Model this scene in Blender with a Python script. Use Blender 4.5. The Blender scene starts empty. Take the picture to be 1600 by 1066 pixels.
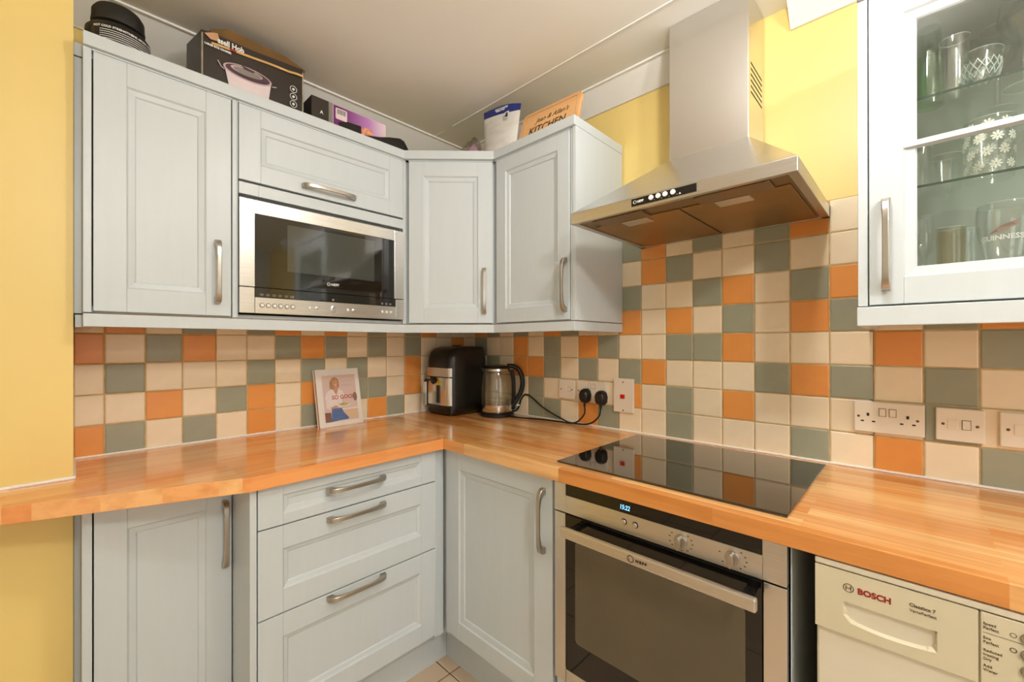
import bpy, bmesh, math, random
from mathutils import Vector, Matrix
random.seed(7)
PI = math.pi
S = bpy.context.scene
COL = S.collection

# ------------------------------------------------------------------ camera
def make_camera():
    f, yaw, pit, roll = 658.954, math.radians(43.8665), math.radians(0.0715), math.radians(-0.0646)
    cx, cy = 799.34, 536.28
    fw = Vector((math.cos(yaw)*math.cos(pit), math.sin(yaw)*math.cos(pit), math.sin(pit)))
    rt = Vector((math.sin(yaw), -math.cos(yaw), 0))
    up = rt.cross(fw)
    c, s = math.cos(roll), math.sin(roll)
    r2 = c*rt + s*up
    u2 = -s*rt + c*up
    cd = bpy.data.cameras.new('camera')
    cd.sensor_fit = 'HORIZONTAL'
    cd.sensor_width = 36
    cd.lens = f/1600*36
    cd.shift_x = (800-cx)/1600
    cd.shift_y = (cy-533)/1600
    cd.clip_start = 0.02
    o = bpy.data.objects.new('camera', cd)
    COL.objects.link(o)
    m = Matrix((( r2.x, u2.x, -fw.x), (r2.y, u2.y, -fw.y), (r2.z, u2.z, -fw.z))).to_4x4()
    m.translation = Vector((-1.56689, -1.88614, 1.2670))
    o.matrix_world = m
    S.camera = o
make_camera()

# ------------------------------------------------------------------ world, lights, exposure
S.view_settings.view_transform = 'Standard'
S.view_settings.look = 'None'
S.view_settings.gamma = 1
S.view_settings.use_curve_mapping = False
S.view_settings.exposure = 0.19
S.cycles.transparent_max_bounces = 40
W = bpy.data.worlds.new('world')
S.world = W
W.use_nodes = True
W.node_tree.nodes['Background'].inputs[0].default_value = (0.9, 0.95, 1.0, 1)
W.node_tree.nodes['Background'].inputs[1].default_value = 0.3

def area(name, loc, direction, size, power, col, shape='DISK', size_y=None, spread=PI):
    l = bpy.data.lights.new(name, 'AREA')
    l.shape = shape
    l.size = size
    if size_y: l.size_y = size_y
    l.energy = power
    l.color = col
    l.spread = spread
    o = bpy.data.objects.new(name, l)
    COL.objects.link(o)
    o.location = loc
    o.rotation_euler = Vector(direction).to_track_quat('-Z', 'Y').to_euler()
    return o
def bulb(name, loc, power, radius, col):
    l = bpy.data.lights.new(name, 'POINT')
    l.energy = power; l.shadow_soft_size = radius; l.color = col
    o = bpy.data.objects.new(name, l); COL.objects.link(o); o.location = loc
bulb('lamp_main_light', (-0.86, -1.76, 2.215), 15, 0.045, (1.0, 0.985, 0.965))
bulb('rear_fill_light', (-1.45, -2.75, 2.20), 34, 0.08, (1.0, 0.985, 0.965))  # added lamp out of view, softens the main lamp's contrast
area('side_fill_light', (-3.08, -3.25, 1.5), (1, 0, 0), 1.0, 4, (0.90, 0.95, 1.0), 'RECTANGLE', 1.0)  # unseen area light added as cool fill, no known window
area('back_fill_light', (-1.3, -4.17, 1.02), (0, 1, 0), 0.85, 6, (0.90, 0.95, 1.0), 'RECTANGLE', 2.0)  # unseen fill added to lift the left wall run

# ------------------------------------------------------------------ materials
def srgb(r, g, b):
    def f(c):
        c /= 255
        return c/12.92 if c <= 0.04045 else ((c+0.055)/1.055)**2.4
    return (f(r), f(g), f(b), 1)

class NT:
    def __init__(s, name):
        s.m = bpy.data.materials.new(name)
        s.m.use_nodes = True
        s.n = s.m.node_tree.nodes
        s.l = s.m.node_tree.links
        s.b = s.n['Principled BSDF']
        s.out = s.n['Material Output']
    def node(s, t, **k):
        x = s.n.new(t)
        for a, v in k.items():
            if a.startswith('i_'):
                key = a[2:]
                key = int(key) if key.isdigit() else key.replace('_', ' ')
                x.inputs[key].default_value = v
            else: setattr(x, a, v)
        return x
    def link(s, a, b): s.l.new(a, b)
    def obj(s, scale=(1,1,1), rot=(0,0,0)):
        tc = s.node('ShaderNodeTexCoord')
        mp = s.node('ShaderNodeMapping')
        mp.inputs['Scale'].default_value = scale
        mp.inputs['Rotation'].default_value = rot
        s.link(tc.outputs['Object'], mp.inputs['Vector'])
        return mp.outputs[0]

def M(name, col, rough=0.5, metal=0.0, noise=0.0, nscale=(8,8,8), bump=0.0, bscale=40, coat=0.0, spec=0.5, col2=None, detail=4, emit=None, estr=0, rand=0.0):
    t = NT(name)
    b = t.b
    b.inputs['Base Color'].default_value = col
    b.inputs['Roughness'].default_value = rough
    b.inputs['Metallic'].default_value = metal
    b.inputs['Specular IOR Level'].default_value = spec
    b.inputs['Coat Weight'].default_value = coat
    if emit:
        b.inputs['Emission Color'].default_value = emit
        b.inputs['Emission Strength'].default_value = estr
    v = None
    last = None
    if noise or col2:
        v = t.obj(nscale)
        nz = t.node('ShaderNodeTexNoise', i_Scale=1.0, i_Detail=detail)
        t.link(v, nz.inputs['Vector'])
        mx = t.node('ShaderNodeMix', data_type='RGBA')
        c2 = col2 or tuple([max(0, c*(1-noise)) for c in col[:3]]+[1])
        mx.inputs[6].default_value = col
        mx.inputs[7].default_value = c2
        rp = t.node('ShaderNodeMapRange', i_1=0.35, i_2=0.65)
        t.link(nz.outputs[0], rp.inputs[0])
        t.link(rp.outputs[0], mx.inputs[0])
        last = mx.outputs[2]
    if rand:
        oi = t.node('ShaderNodeObjectInfo')
        hs = t.node('ShaderNodeHueSaturation')
        rr = t.node('ShaderNodeMapRange', i_3=1-rand, i_4=1+rand)
        t.link(oi.outputs['Random'], rr.inputs[0])
        t.link(rr.outputs[0], hs.inputs['Value'])
        if last: t.link(last, hs.inputs['Color'])
        else: hs.inputs['Color'].default_value = col
        last = hs.outputs[0]
    if last: t.link(last, b.inputs['Base Color'])
    if bump:
        n2 = t.node('ShaderNodeTexNoise', i_Scale=bscale, i_Detail=3.0)
        if rand:
            tc = t.node('ShaderNodeTexCoord'); oi = t.node('ShaderNodeObjectInfo')
            ad = t.node('ShaderNodeVectorMath', operation='ADD')
            cm = t.node('ShaderNodeVectorMath', operation='SCALE')
            t.link(oi.outputs['Location'], cm.inputs[0]); cm.inputs[3].default_value = 3.7
            t.link(tc.outputs['Object'], ad.inputs[0]); t.link(cm.outputs[0], ad.inputs[1])
            t.link(ad.outputs[0], n2.inputs['Vector'])
        else:
            t.link(t.obj(), n2.inputs['Vector'])
        bp = t.node('ShaderNodeBump', i_Strength=bump, i_Distance=0.004)
        t.link(n2.outputs[0], bp.inputs['Height'])
        t.link(bp.outputs[0], b.inputs['Normal'])
    return t.m

def steel(name, col, rough, axis, aniso=0.5):
    # brushed: fine streaks along one axis vary the roughness
    t = NT(name)
    b = t.b
    b.inputs['Base Color'].default_value = col
    b.inputs['Metallic'].default_value = 1.0
    sc = {'x': (3, 1600, 1600), 'y': (1600, 3, 1600), 'z': (1600, 1600, 3)}[axis]
    nz = t.node('ShaderNodeTexNoise', i_Scale=1.0, i_Detail=2.0)
    t.link(t.obj(sc), nz.inputs['Vector'])
    rp = t.node('ShaderNodeMapRange', i_3=rough*0.93, i_4=rough*1.07)
    t.link(nz.outputs[0], rp.inputs[0])
    t.link(rp.outputs[0], b.inputs['Roughness'])
    return t.m

def wood(name, along, c1, c2, c3, stave=0.04, length=0.42, rough=0.22):
    t = NT(name)
    b = t.b
    rot = (0, 0, 0) if along == 'x' else (0, 0, PI/2)
    v = t.obj((1, 1, 1), rot)
    br = t.node('ShaderNodeTexBrick', offset=0.37, offset_frequency=2, squash=1.0)
    br.inputs['Color1'].default_value = (0, 0, 0, 1)
    br.inputs['Color2'].default_value = (1, 1, 1, 1)
    br.inputs['Mortar'].default_value = (0.5, 0.5, 0.5, 1)
    br.inputs['Scale'].default_value = 1.0
    br.inputs['Mortar Size'].default_value = 0.0
    br.inputs['Brick Width'].default_value = length
    br.inputs['Row Height'].default_value = stave
    t.link(v, br.inputs['Vector'])
    # grain
    g = t.node('ShaderNodeMapping')
    g.inputs['Scale'].default_value = (3.0, 55, 30)
    t.link(v, g.inputs['Vector'])
    sep = t.node('ShaderNodeVectorMath', operation='ADD')
    t.link(g.outputs[0], sep.inputs[0])
    sc = t.node('ShaderNodeVectorMath', operation='SCALE')
    sc.inputs[3].default_value = 13.0
    t.link(br.outputs['Color'], sc.inputs[0])
    t.link(sc.outputs[0], sep.inputs[1])
    nz = t.node('ShaderNodeTexNoise', i_Scale=1.0, i_Detail=5.0, i_Roughness=0.6)
    t.link(sep.outputs[0], nz.inputs['Vector'])
    m1 = t.node('ShaderNodeMix', data_type='RGBA')
    m1.inputs[6].default_value = c1
    m1.inputs[7].default_value = c2
    t.link(br.outputs['Color'], m1.inputs[0])
    m2 = t.node('ShaderNodeMix', data_type='RGBA')
    m2.inputs[7].default_value = c3
    t.link(m1.outputs[2], m2.inputs[6])
    rp = t.node('ShaderNodeMapRange', i_1=0.42, i_2=0.72, i_3=0.0, i_4=0.55)
    t.link(nz.outputs[0], rp.inputs[0])
    t.link(rp.outputs[0], m2.inputs[0])
    t.link(m2.outputs[2], b.inputs['Base Color'])
    b.inputs['Roughness'].default_value = rough
    b.inputs['Coat Weight'].default_value = 0.35
    b.inputs['Coat Roughness'].default_value = 0.10
    bp = t.node('ShaderNodeBump', i_Strength=0.04, i_Distance=0.002)
    t.link(nz.outputs[0], bp.inputs['Height'])
    t.link(bp.outputs[0], b.inputs['Normal'])
    return t.m

def thin_glass(name, tint=(1,1,1,1), refl=1.0, rough=0.0):
    t = NT(name)
    t.n.remove(t.b)
    tr = t.node('ShaderNodeBsdfTransparent'); tr.inputs[0].default_value = tint
    gl = t.node('ShaderNodeBsdfGlossy'); gl.inputs['Roughness'].default_value = rough
    gl.inputs[0].default_value = (1,1,1,1)
    lw = t.node('ShaderNodeLayerWeight'); lw.inputs[0].default_value = 0.5
    pw = t.node('ShaderNodeMath', operation='POWER'); pw.inputs[1].default_value = 4.0
    t.link(lw.outputs['Facing'], pw.inputs[0])
    mu = t.node('ShaderNodeMath', operation='MULTIPLY_ADD', use_clamp=True)
    mu.inputs[1].default_value = 0.8; mu.inputs[2].default_value = 0.05*refl
    t.link(pw.outputs[0], mu.inputs[0])
    mx = t.node('ShaderNodeMixShader')
    t.link(mu.outputs[0], mx.inputs[0])
    t.link(tr.outputs[0], mx.inputs[1])
    t.link(gl.outputs[0], mx.inputs[2])
    t.link(mx.outputs[0], t.out.inputs[0])
    return t.m

MT = {}
PAINT = srgb(206, 213, 214)
MT['paint'] = M('cabinet_paint', PAINT, 0.38, noise=0.02, nscale=(50,50,5), bump=0.02, bscale=160)
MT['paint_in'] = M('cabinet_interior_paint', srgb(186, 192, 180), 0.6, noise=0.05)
MT['dark_gap'] = M('dark_gap', srgb(30, 28, 26), 0.8, noise=0.2)
MT['yellow'] = M('yellow_wall_paint', srgb(245, 216, 134), 0.42, noise=0.05, nscale=(2.5,2.5,2.5), bump=0.12, bscale=9)
MT['cream_wall'] = M('cream_wall_paint', srgb(232, 232, 228), 0.7, noise=0.04)
MT['ceiling'] = M('ceiling_paint', srgb(250, 246, 238), 0.8, noise=0.03, nscale=(2,2,2), bump=0.05)
MT['coving'] = M('coving_paint', srgb(246, 242, 234), 0.55, noise=0.04, bump=0.04)
MT['bead'] = M('white_caulk', srgb(255, 253, 248), 0.35, noise=0.04)
MT['grout'] = M('tile_grout', srgb(216, 188, 136), 0.9, noise=0.25, nscale=(30,30,30), bump=0.2)
MT['C'] = M('cream_tile_glaze', srgb(250, 232, 200), 0.3, noise=0.05, nscale=(14,14,14), bump=0.35, bscale=14, rand=0.03)
MT['O'] = M('orange_tile_glaze', srgb(240, 160, 80), 0.3, noise=0.05, nscale=(14,14,14), bump=0.35, bscale=14, rand=0.03)
MT['G'] = M('green_tile_glaze', srgb(162, 163, 140), 0.3, noise=0.06, nscale=(14,14,14), bump=0.35, bscale=14, rand=0.04)
MT['floor_tile'] = M('floor_tile', srgb(222, 196, 166), 0.35, noise=0.08, nscale=(5,5,5), bump=0.1, rand=0.03)
MT['floor_grout'] = M('floor_grout', srgb(88, 62, 40), 0.9, noise=0.2)
W1, W2, W3 = srgb(248, 196, 128), srgb(218, 140, 66), srgb(176, 98, 34)
MT['wood_x'] = wood('beech_staves_x', 'x', W1, W2, W3)
MT['wood_left'] = wood('beech_staves_left_run', 'x', srgb(255,200,132), srgb(244,160,90), srgb(212,122,58), rough=0.17)
MT['bamboo'] = wood('bamboo_board', 'x', srgb(236,184,124), srgb(224,168,106), srgb(202,138,78), stave=0.022, length=0.5, rough=0.45)
MT['steel_z'] = steel('brushed_steel_vertical', (0.70,0.69,0.67,1), 0.26, 'z')
MT['steel_x'] = steel('brushed_steel_horizontal', (0.68,0.66,0.63,1), 0.28, 'x')
MT['steel_y'] = steel('brushed_steel_lengthwise', (0.60,0.56,0.51,1), 0.32, 'x')
MT['filter'] = M('brownish_filter_mesh', srgb(176, 140, 84), 0.42, metal=0.7, noise=0.25, nscale=(3,3,3), bump=0.3, bscale=300)  # brownish mesh metal with broad tone variation
MT['hood_under'] = M('hood_underside_metal', srgb(150, 128, 96), 0.4, metal=0.7, noise=0.1)
MT['nickel'] = M('satin_nickel', (0.50,0.46,0.40,1), 0.28, metal=1.0, noise=0.05)
MT['chrome'] = M('polished_chrome', (0.72,0.71,0.69,1), 0.2, metal=1.0, noise=0.03)
MT['black_glass'] = M('black_glass', srgb(12, 11, 10), 0.03, noise=0.1, spec=0.6)
MT['hob_glass'] = M('hob_glass', srgb(20, 16, 12), 0.04, noise=0.1, spec=0.9, coat=0.6)
MT['mw_glass'] = M('microwave_glass', srgb(22, 22, 20), 0.05, noise=0.1, spec=0.8, coat=0.3)
MT['mw_window'] = M('microwave_window', srgb(58, 60, 54), 0.08, noise=0.1, spec=0.9, coat=0.5)
MT['oven_window'] = M('oven_window_glass', srgb(84, 76, 58), 0.16, noise=0.1, spec=0.7, coat=0.4)
MT['black'] = M('black_plastic', srgb(18, 17, 15), 0.32, noise=0.15, bump=0.02, bscale=200)
MT['black_matt'] = M('black_matt_plastic', srgb(26, 24, 21), 0.55, noise=0.15)
MT['fryer_body'] = M('fryer_black_body', srgb(22, 21, 16), 0.28, noise=0.12)
MT['white_plastic'] = M('white_socket_plastic', srgb(244, 232, 212), 0.3, noise=0.03)
MT['washer'] = M('washer_enamel', srgb(226, 218, 196), 0.35, noise=0.03)
MT['washer_panel'] = M('washer_panel_plastic', srgb(216, 206, 176), 0.4, noise=0.03)
MT['grey_plastic'] = M('grey_button_plastic', srgb(134, 126, 104), 0.4, noise=0.06)
MT['red'] = M('red_switch', srgb(214, 14, 30), 0.3, noise=0.05)
MT['red_print'] = M('red_print', srgb(150, 26, 24), 0.5, noise=0.05)
MT['brown_print'] = M('brown_print', srgb(92, 76, 48), 0.6, noise=0.05)
MT['dark_print'] = M('dark_print', srgb(44, 34, 30), 0.6, noise=0.05)
MT['white_print'] = M('white_print', srgb(238, 236, 230), 0.5, noise=0.03)
MT['gold_print'] = M('gold_tape', srgb(222, 176, 104), 0.45, noise=0.25, nscale=(20,20,20))
MT['brass_screw'] = M('screw_metal', srgb(120, 92, 62), 0.35, metal=0.8, noise=0.1)
MT['blue_led'] = M('clock_digits', srgb(60, 150, 255), 0.4, noise=0.02, emit=(0.25,0.62,1,1), estr=1.8)
MT['yellow_sticker'] = M('yellow_sticker', srgb(240, 200, 40), 0.4, noise=0.05)
MT['box_black'] = M('black_carton', srgb(50, 40, 30), 0.38, noise=0.25, nscale=(5,5,5), bump=0.1, bscale=20)
MT['carton_in'] = M('brown_carton_inside', srgb(122, 88, 40), 0.8, noise=0.3, nscale=(14,14,14))
MT['cardboard'] = M('torn_cardboard', srgb(206, 160, 118), 0.85, noise=0.2)
MT['box_edge'] = M('worn_box_edge', srgb(170, 160, 140), 0.7, noise=0.4, nscale=(40,40,40))
MT['pot_white'] = M('printed_pot_white', srgb(232, 214, 212), 0.4, noise=0.1, nscale=(12,12,12))
MT['pot_plum'] = M('printed_pot_lid', srgb(84, 56, 62), 0.35, noise=0.3, nscale=(20,20,40))
MT['pot_pink'] = M('printed_pot_highlight', srgb(200, 172, 176), 0.4, noise=0.15)
MT['silver_card'] = M('silver_card', srgb(140, 132, 122), 0.35, noise=0.15)
MT['pink_food'] = M('printed_food', srgb(214, 106, 96), 0.5, col2=srgb(240,190,130), nscale=(60,60,60))
MT['pouch_blue'] = M('pouch_blue_band', srgb(28, 50, 140), 0.3, noise=0.15)
MT['pouch_white'] = M('pouch_white', srgb(238, 234, 226), 0.3, noise=0.12, nscale=(12,12,40), bump=0.5, bscale=30)
MT['pouch_print'] = M('pouch_navy_print', srgb(34, 40, 84), 0.4, noise=0.1)
MT['pink_cloth'] = M('pink_contents', srgb(214, 150, 176), 0.6, noise=0.25, nscale=(30,30,30))
MT['paper'] = M('white_book_cover', srgb(240, 232, 222), 0.4, noise=0.04)
MT['pages'] = M('book_pages', srgb(226, 190, 160), 0.7, noise=0.2, nscale=(2,300,2))
MT['pic_bg'] = M('cover_background', srgb(224, 198, 188), 0.45, noise=0.06, nscale=(6,6,6))
MT['pic_tan'] = M('cover_tan', srgb(230, 196, 158), 0.45, noise=0.06)
MT['pic_skin'] = M('cover_skin', srgb(216, 156, 124), 0.5, noise=0.08)
MT['pic_hair'] = M('cover_hair', srgb(150, 108, 72), 0.5, col2=srgb(196,152,104), nscale=(300,300,20))
MT['pic_shirt'] = M('cover_shirt', srgb(240, 226, 220), 0.5, noise=0.08, nscale=(60,60,60))
MT['pic_jeans'] = M('cover_jeans', srgb(98, 124, 176), 0.5, noise=0.3, nscale=(120,120,120))
MT['pic_text'] = M('cover_title', srgb(196, 96, 84), 0.5, noise=0.05)
MT['pic_brown'] = M('cover_brown', srgb(140, 100, 84), 0.5, noise=0.2)
MT['pic_green'] = M('cover_green', srgb(150, 140, 80), 0.5, col2=srgb(226,200,120), nscale=(200,200,200))
MT['glass'] = thin_glass('clear_glass', (0.975, 0.985, 0.98, 1), 1.6)
MT['pane'] = thin_glass('cabinet_pane_glass', (0.95, 0.97, 0.955, 1), 1.0)
MT['shelf_glass'] = thin_glass('glass_shelf', (0.95, 0.97, 0.955, 1), 0.8)
MT['shelf_edge'] = M('glass_shelf_edge', srgb(52, 74, 62), 0.15, noise=0.1)
MT['green_glass'] = thin_glass('green_glass', (0.70, 0.88, 0.72, 1), 2.0)
MT['amber_glass'] = thin_glass('frosted_glass', (0.90, 0.86, 0.74, 1), 1.4, 0.15)
MT['glass_rim'] = M('glass_rim_highlight', srgb(206, 220, 210), 0.08, noise=0.05, spec=1.0)
MT['kettle_glass'] = thin_glass('kettle_glass', (0.90, 0.88, 0.80, 1), 2.0)
MT['water'] = thin_glass('kettle_water', (0.88, 0.88, 0.84, 1), 1.2)
MT['daisy'] = M('white_daisy_print', srgb(236, 236, 222), 0.4, noise=0.04)
MT['bag'] = thin_glass('clear_bag_plastic', (0.84, 0.82, 0.84, 1), 3.0, 0.12)
MT['lamp_glow'] = M('lamp_diffuser', srgb(255, 244, 224), 0.4, noise=0.01, emit=(1,0.93,0.82,1), estr=4.0)
MT['lamp_body'] = M('lamp_body', srgb(240, 240, 238), 0.4, noise=0.02)

def grad_mat(name, c1, c2, c3, width):
    t = NT(name)
    v = t.obj((1/width, 1, 1))
    sx = t.node('ShaderNodeSeparateXYZ')
    t.link(v, sx.inputs[0])
    r = t.node('ShaderNodeValToRGB')
    r.color_ramp.elements[0].position = 0.15; r.color_ramp.elements[0].color = c1
    r.color_ramp.elements[1].position = 0.95; r.color_ramp.elements[1].color = c3
    e = r.color_ramp.elements.new(0.6); e.color = c2
    t.link(sx.outputs[0], r.inputs[0])
    t.link(r.outputs[0], t.b.inputs['Base Color'])
    t.b.inputs['Roughness'].default_value = 0.35
    return t.m
MT['purple'] = grad_mat('purple_print', srgb(112, 30, 108), srgb(190, 130, 190), srgb(244, 220, 226), 0.235)

# ------------------------------------------------------------------ mesh building
ROT = {'L': 0.0, 'R': -PI/2, 'D': -PI/4}

class MB:
    """collects verts and faces; coordinates are (u right, v into the wall, z up)"""
    def __init__(s): s.v = []; s.f = []; s.mi = []; s.cur = 0
    def add(s, vs, fs):
        n = len(s.v)
        s.v += [tuple(p) for p in vs]
        s.f += [tuple(i+n for i in f) for f in fs]
        s.mi += [s.cur]*len(fs)
        return s
    def box(s, a, b, c, d, e, f):
        if b < a: a, b = b, a
        if d < c: c, d = d, c
        if f < e: e, f = f, e
        return s.add([(a,c,e),(b,c,e),(b,d,e),(a,d,e),(a,c,f),(b,c,f),(b,d,f),(a,d,f)],
              [(0,3,2,1),(4,5,6,7),(0,1,5,4),(1,2,6,5),(2,3,7,6),(3,0,4,7)])
    def prism(s, pts, axis, a, b):
        """pts 2-D polygon extruded along axis; axis 'z': (u,v); 'u': (v,z); 'v': (u,z)"""
        def P(p, t):
            return {'z': (p[0], p[1], t), 'u': (t, p[0], p[1]), 'v': (p[0], t, p[1])}[axis]
        n = len(pts)
        vs = [P(p, a) for p in pts] + [P(p, b) for p in pts]
        fs = [tuple(range(n))[::-1], tuple(range(n, 2*n))] + [(i, (i+1) % n, n+(i+1) % n, n+i) for i in range(n)]
        return s.add(vs, fs)
    def lathe(s, prof, seg=28, c=(0,0,0), cap=True):
        vs = []; fs = []
        for r, z in prof:
            for k in range(seg):
                a = 2*PI*k/seg
                vs.append((c[0]+r*math.cos(a), c[1]+r*math.sin(a), c[2]+z))
        for i in range(len(prof)-1):
            for k in range(seg):
                k2 = (k+1) % seg
                fs.append((i*seg+k, i*seg+k2, (i+1)*seg+k2, (i+1)*seg+k))
        if cap:
            if prof[0][0] > 1e-4: fs.append(tuple(range(seg))[::-1])
            if prof[-1][0] > 1e-4: fs.append(tuple((len(prof)-1)*seg+k for k in range(seg)))
        return s.add(vs, fs)
    def disc_v(s, u, z, r, v0, v1, seg=16, bev=0.0):
        """disc button whose axis is v; v0 is the front"""
        pr = [(r, v1), (r, v0+bev), (r-bev, v0)] if bev else [(r, v1), (r, v0)]
        vs = []; fs = []
        for rr, vv in pr:
            for k in range(seg):
                a = 2*PI*k/seg
                vs.append((u+rr*math.cos(a), vv, z+rr*math.sin(a)))
        m = len(pr)
        for i in range(m-1):
            for k in range(seg):
                k2 = (k+1) % seg
                fs.append((i*seg+k, i*seg+k2, (i+1)*seg+k2, (i+1)*seg+k))
        fs.append(tuple((m-1)*seg+k for k in range(seg)))
        return s.add(vs, fs)
    def tube(s, pts, r, seg=8, closed=False, cap=True):
        P = [Vector(p) for p in pts]
        n = len(P)
        rs = r if isinstance(r, (list, tuple)) else [r]*n
        vs = []; fs = []
        prev = None
        for i in range(n):
            if closed: t = P[(i+1) % n]-P[i-1]
            else: t = P[min(i+1, n-1)]-P[max(i-1, 0)]
            t.normalize()
            a = prev if prev is not None else (Vector((0,0,1)) if abs(t.z) < 0.9 else Vector((1,0,0)))
            nn = (a - t*a.dot(t)).normalized()
            prev = nn
            bb = t.cross(nn)
            for k in range(seg):
                an = 2*PI*k/seg
                vs.append(P[i]+rs[i]*(nn*math.cos(an)+bb*math.sin(an)))
        m = n if closed else n-1
        for i in range(m):
            j = (i+1) % n
            for k in range(seg):
                k2 = (k+1) % seg
                fs.append((i*seg+k, i*seg+k2, j*seg+k2, j*seg+k))
        if cap and not closed:
            fs.append(tuple(range(seg))[::-1]); fs.append(tuple((n-1)*seg+k for k in range(seg)))
        return s.add(vs, fs)
    def ring(s, a, b, c, d, i0, v0, i1, v1):
        """mitred strip between rectangle a..b x c..d (u,z) inset i0 at depth v0 and inset i1 at depth v1"""
        R = lambda i, v: [(a+i, v, c+i), (b-i, v, c+i), (b-i, v, d-i), (a+i, v, d-i)]
        return s.add(R(i0, v0)+R(i1, v1), [(k, (k+1) % 4, 4+(k+1) % 4, 4+k) for k in range(4)])
    def quad(s, a, b, c, d, v):
        return s.add([(a,v,c),(b,v,c),(b,v,d),(a,v,d)], [(0,1,2,3)])

def catmull(pts, n=8):
    P = [Vector(p) for p in pts]
    out = []
    for i in range(len(P)-1):
        p0 = P[max(i-1, 0)]; p1 = P[i]; p2 = P[i+1]; p3 = P[min(i+2, len(P)-1)]
        for k in range(n):
            t = k/n
            out.append(0.5*((2*p1)+(-p0+p2)*t+(2*p0-5*p1+4*p2-p3)*t*t+(-p0+3*p1-3*p2+p3)*t**3))
    out.append(P[-1])
    return out

def mesh_obj(name, mb, mats, base=(0,0,0), bevel=0.0, smooth=False, seg=2, angle=35):
    me = bpy.data.meshes.new(name)
    me.from_pydata([(p[0]-base[0], p[1]-base[1], p[2]-base[2]) for p in mb.v], [], mb.f)
    if not isinstance(mats, (list, tuple)): mats = [mats]
    for m in mats: me.materials.append(MT[m] if isinstance(m, str) else m)
    if len(mats) > 1: me.polygons.foreach_set('material_index', mb.mi)
    me.update()
    bm = bmesh.new(); bm.from_mesh(me)
    bmesh.ops.recalc_face_normals(bm, faces=bm.faces)
    bm.to_mesh(me); bm.free()
    o = bpy.data.objects.new(name, me)
    COL.objects.link(o)
    if smooth:
        me.shade_smooth()
        me.set_sharp_from_angle(angle=math.radians(angle))
    if bevel:
        md = o.modifiers.new('bevel', 'BEVEL')
        md.width = bevel; md.segments = seg; md.limit_method = 'ANGLE'; md.angle_limit = math.radians(40)
    return o

class Thing:
    def __init__(s, name, label, cat, base, frame='L', group=None, rotz=0.0, kind=None):
        s.frame = frame
        s.base = Vector(base)
        o = bpy.data.objects.new(name, None)
        o.empty_display_size = 0.05
        COL.objects.link(o)
        a = ROT[frame]
        w = Matrix.Rotation(a, 4, 'Z') @ s.base
        o.location = w
        o.rotation_euler = (0, 0, a+rotz)
        if kind: o['kind'] = kind
        else:
            o['label'] = label; o['category'] = cat
        if group: o['group'] = group
        s.o = o
    def part(s, name, mb, mats, parent=None, bevel=0.0, smooth=False, label=None, seg=2, angle=35):
        """coordinates are those of the wall frame"""
        o = mesh_obj(name, mb, mats, s.base, bevel, smooth, seg, angle)
        o.parent = parent or s.o
        if label: o['label'] = label
        return o
    def text(s, body, size, u, v, z, mat, parent=None, align='LEFT', bold=0.0, shear=0.0, sx=1.0, thick=0.0004, tilt=0.0, name='lettering', rot=None, space=1.0):
        cu = bpy.data.curves.new('txt', 'FONT')
        cu.body = body; cu.size = size; cu.align_x = align; cu.offset = bold; cu.shear = shear; cu.extrude = thick
        cu.resolution_u = 3; cu.space_character = space
        t = bpy.data.objects.new('txt', cu)
        COL.objects.link(t)
        dg = bpy.context.evaluated_depsgraph_get()
        me = bpy.data.meshes.new_from_object(t.evaluated_get(dg))
        bpy.data.objects.remove(t)
        me.name = name
        R = Matrix.Rotation(PI/2, 4, 'X') if rot is None else rot
        mtx = Matrix.Translation(Vector((u, v, z))-s.base) @ R @ Matrix.Rotation(tilt, 4, 'Z') @ Matrix.Diagonal((sx, 1, 1, 1))
        me.transform(mtx)
        me.materials.clear(); me.materials.append(MT[mat])
        o = bpy.data.objects.new(name, me)
        COL.objects.link(o)
        o.parent = parent or s.o
        return o

def solo(name, mb, mats, label, cat, base, frame='L', group=None, bevel=0.0, smooth=False, angle=35):
    o = mesh_obj(name, mb, mats, base, bevel, smooth, 2, angle)
    a = ROT[frame]
    o.location = Matrix.Rotation(a, 4, 'Z') @ Vector(base)
    o.rotation_euler = (0, 0, a)
    o['label'] = label; o['category'] = cat
    if group: o['group'] = group
    return o

def struct(name, mb, mats, bevel=0.0, smooth=False, frame='L', base=(0,0,0)):
    o = mesh_obj(name, mb, mats, base, bevel, smooth)
    a = ROT[frame]
    o.location = Matrix.Rotation(a, 4, 'Z') @ Vector(base)
    o.rotation_euler = (0, 0, a)
    o['kind'] = 'structure'
    return o

# ------------------------------------------------------------------ the room
WT = 0.91          # worktop top
CEIL = 2.33
PX = -1.566        # right side of the yellow pier on the left
PY = -0.27         # face of that pier
XB, YB = -3.1, -4.2
walls = {}
walls['left'] = struct('wall_left', MB().box(PX-0.02, 0.1, 0.0, 0.1, 0, CEIL+0.05), 'yellow')
walls['right'] = struct('wall_right', MB().box(0.0, 0.1, YB, 0.0, 0, CEIL+0.05), 'yellow')
struct('wall_front_left', MB().box(XB, PX, PY, 0.1, 0, CEIL+0.05), 'yellow')
struct('wall_side', MB().box(XB-0.1, XB, YB, 0.1, 0, CEIL+0.05), 'cream_wall')
struct('wall_back', MB().box(XB-0.1, 0.1, YB-0.1, YB, 0, CEIL+0.05), 'cream_wall')
struct('ceiling', MB().box(XB-0.1, 0.1, YB-0.1, 0.1, CEIL, CEIL+0.08), 'ceiling')
floor = struct('floor', MB().box(XB-0.1, 0.1, YB-0.1, 0.1, -0.06, -0.004), 'floor_grout')

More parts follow.
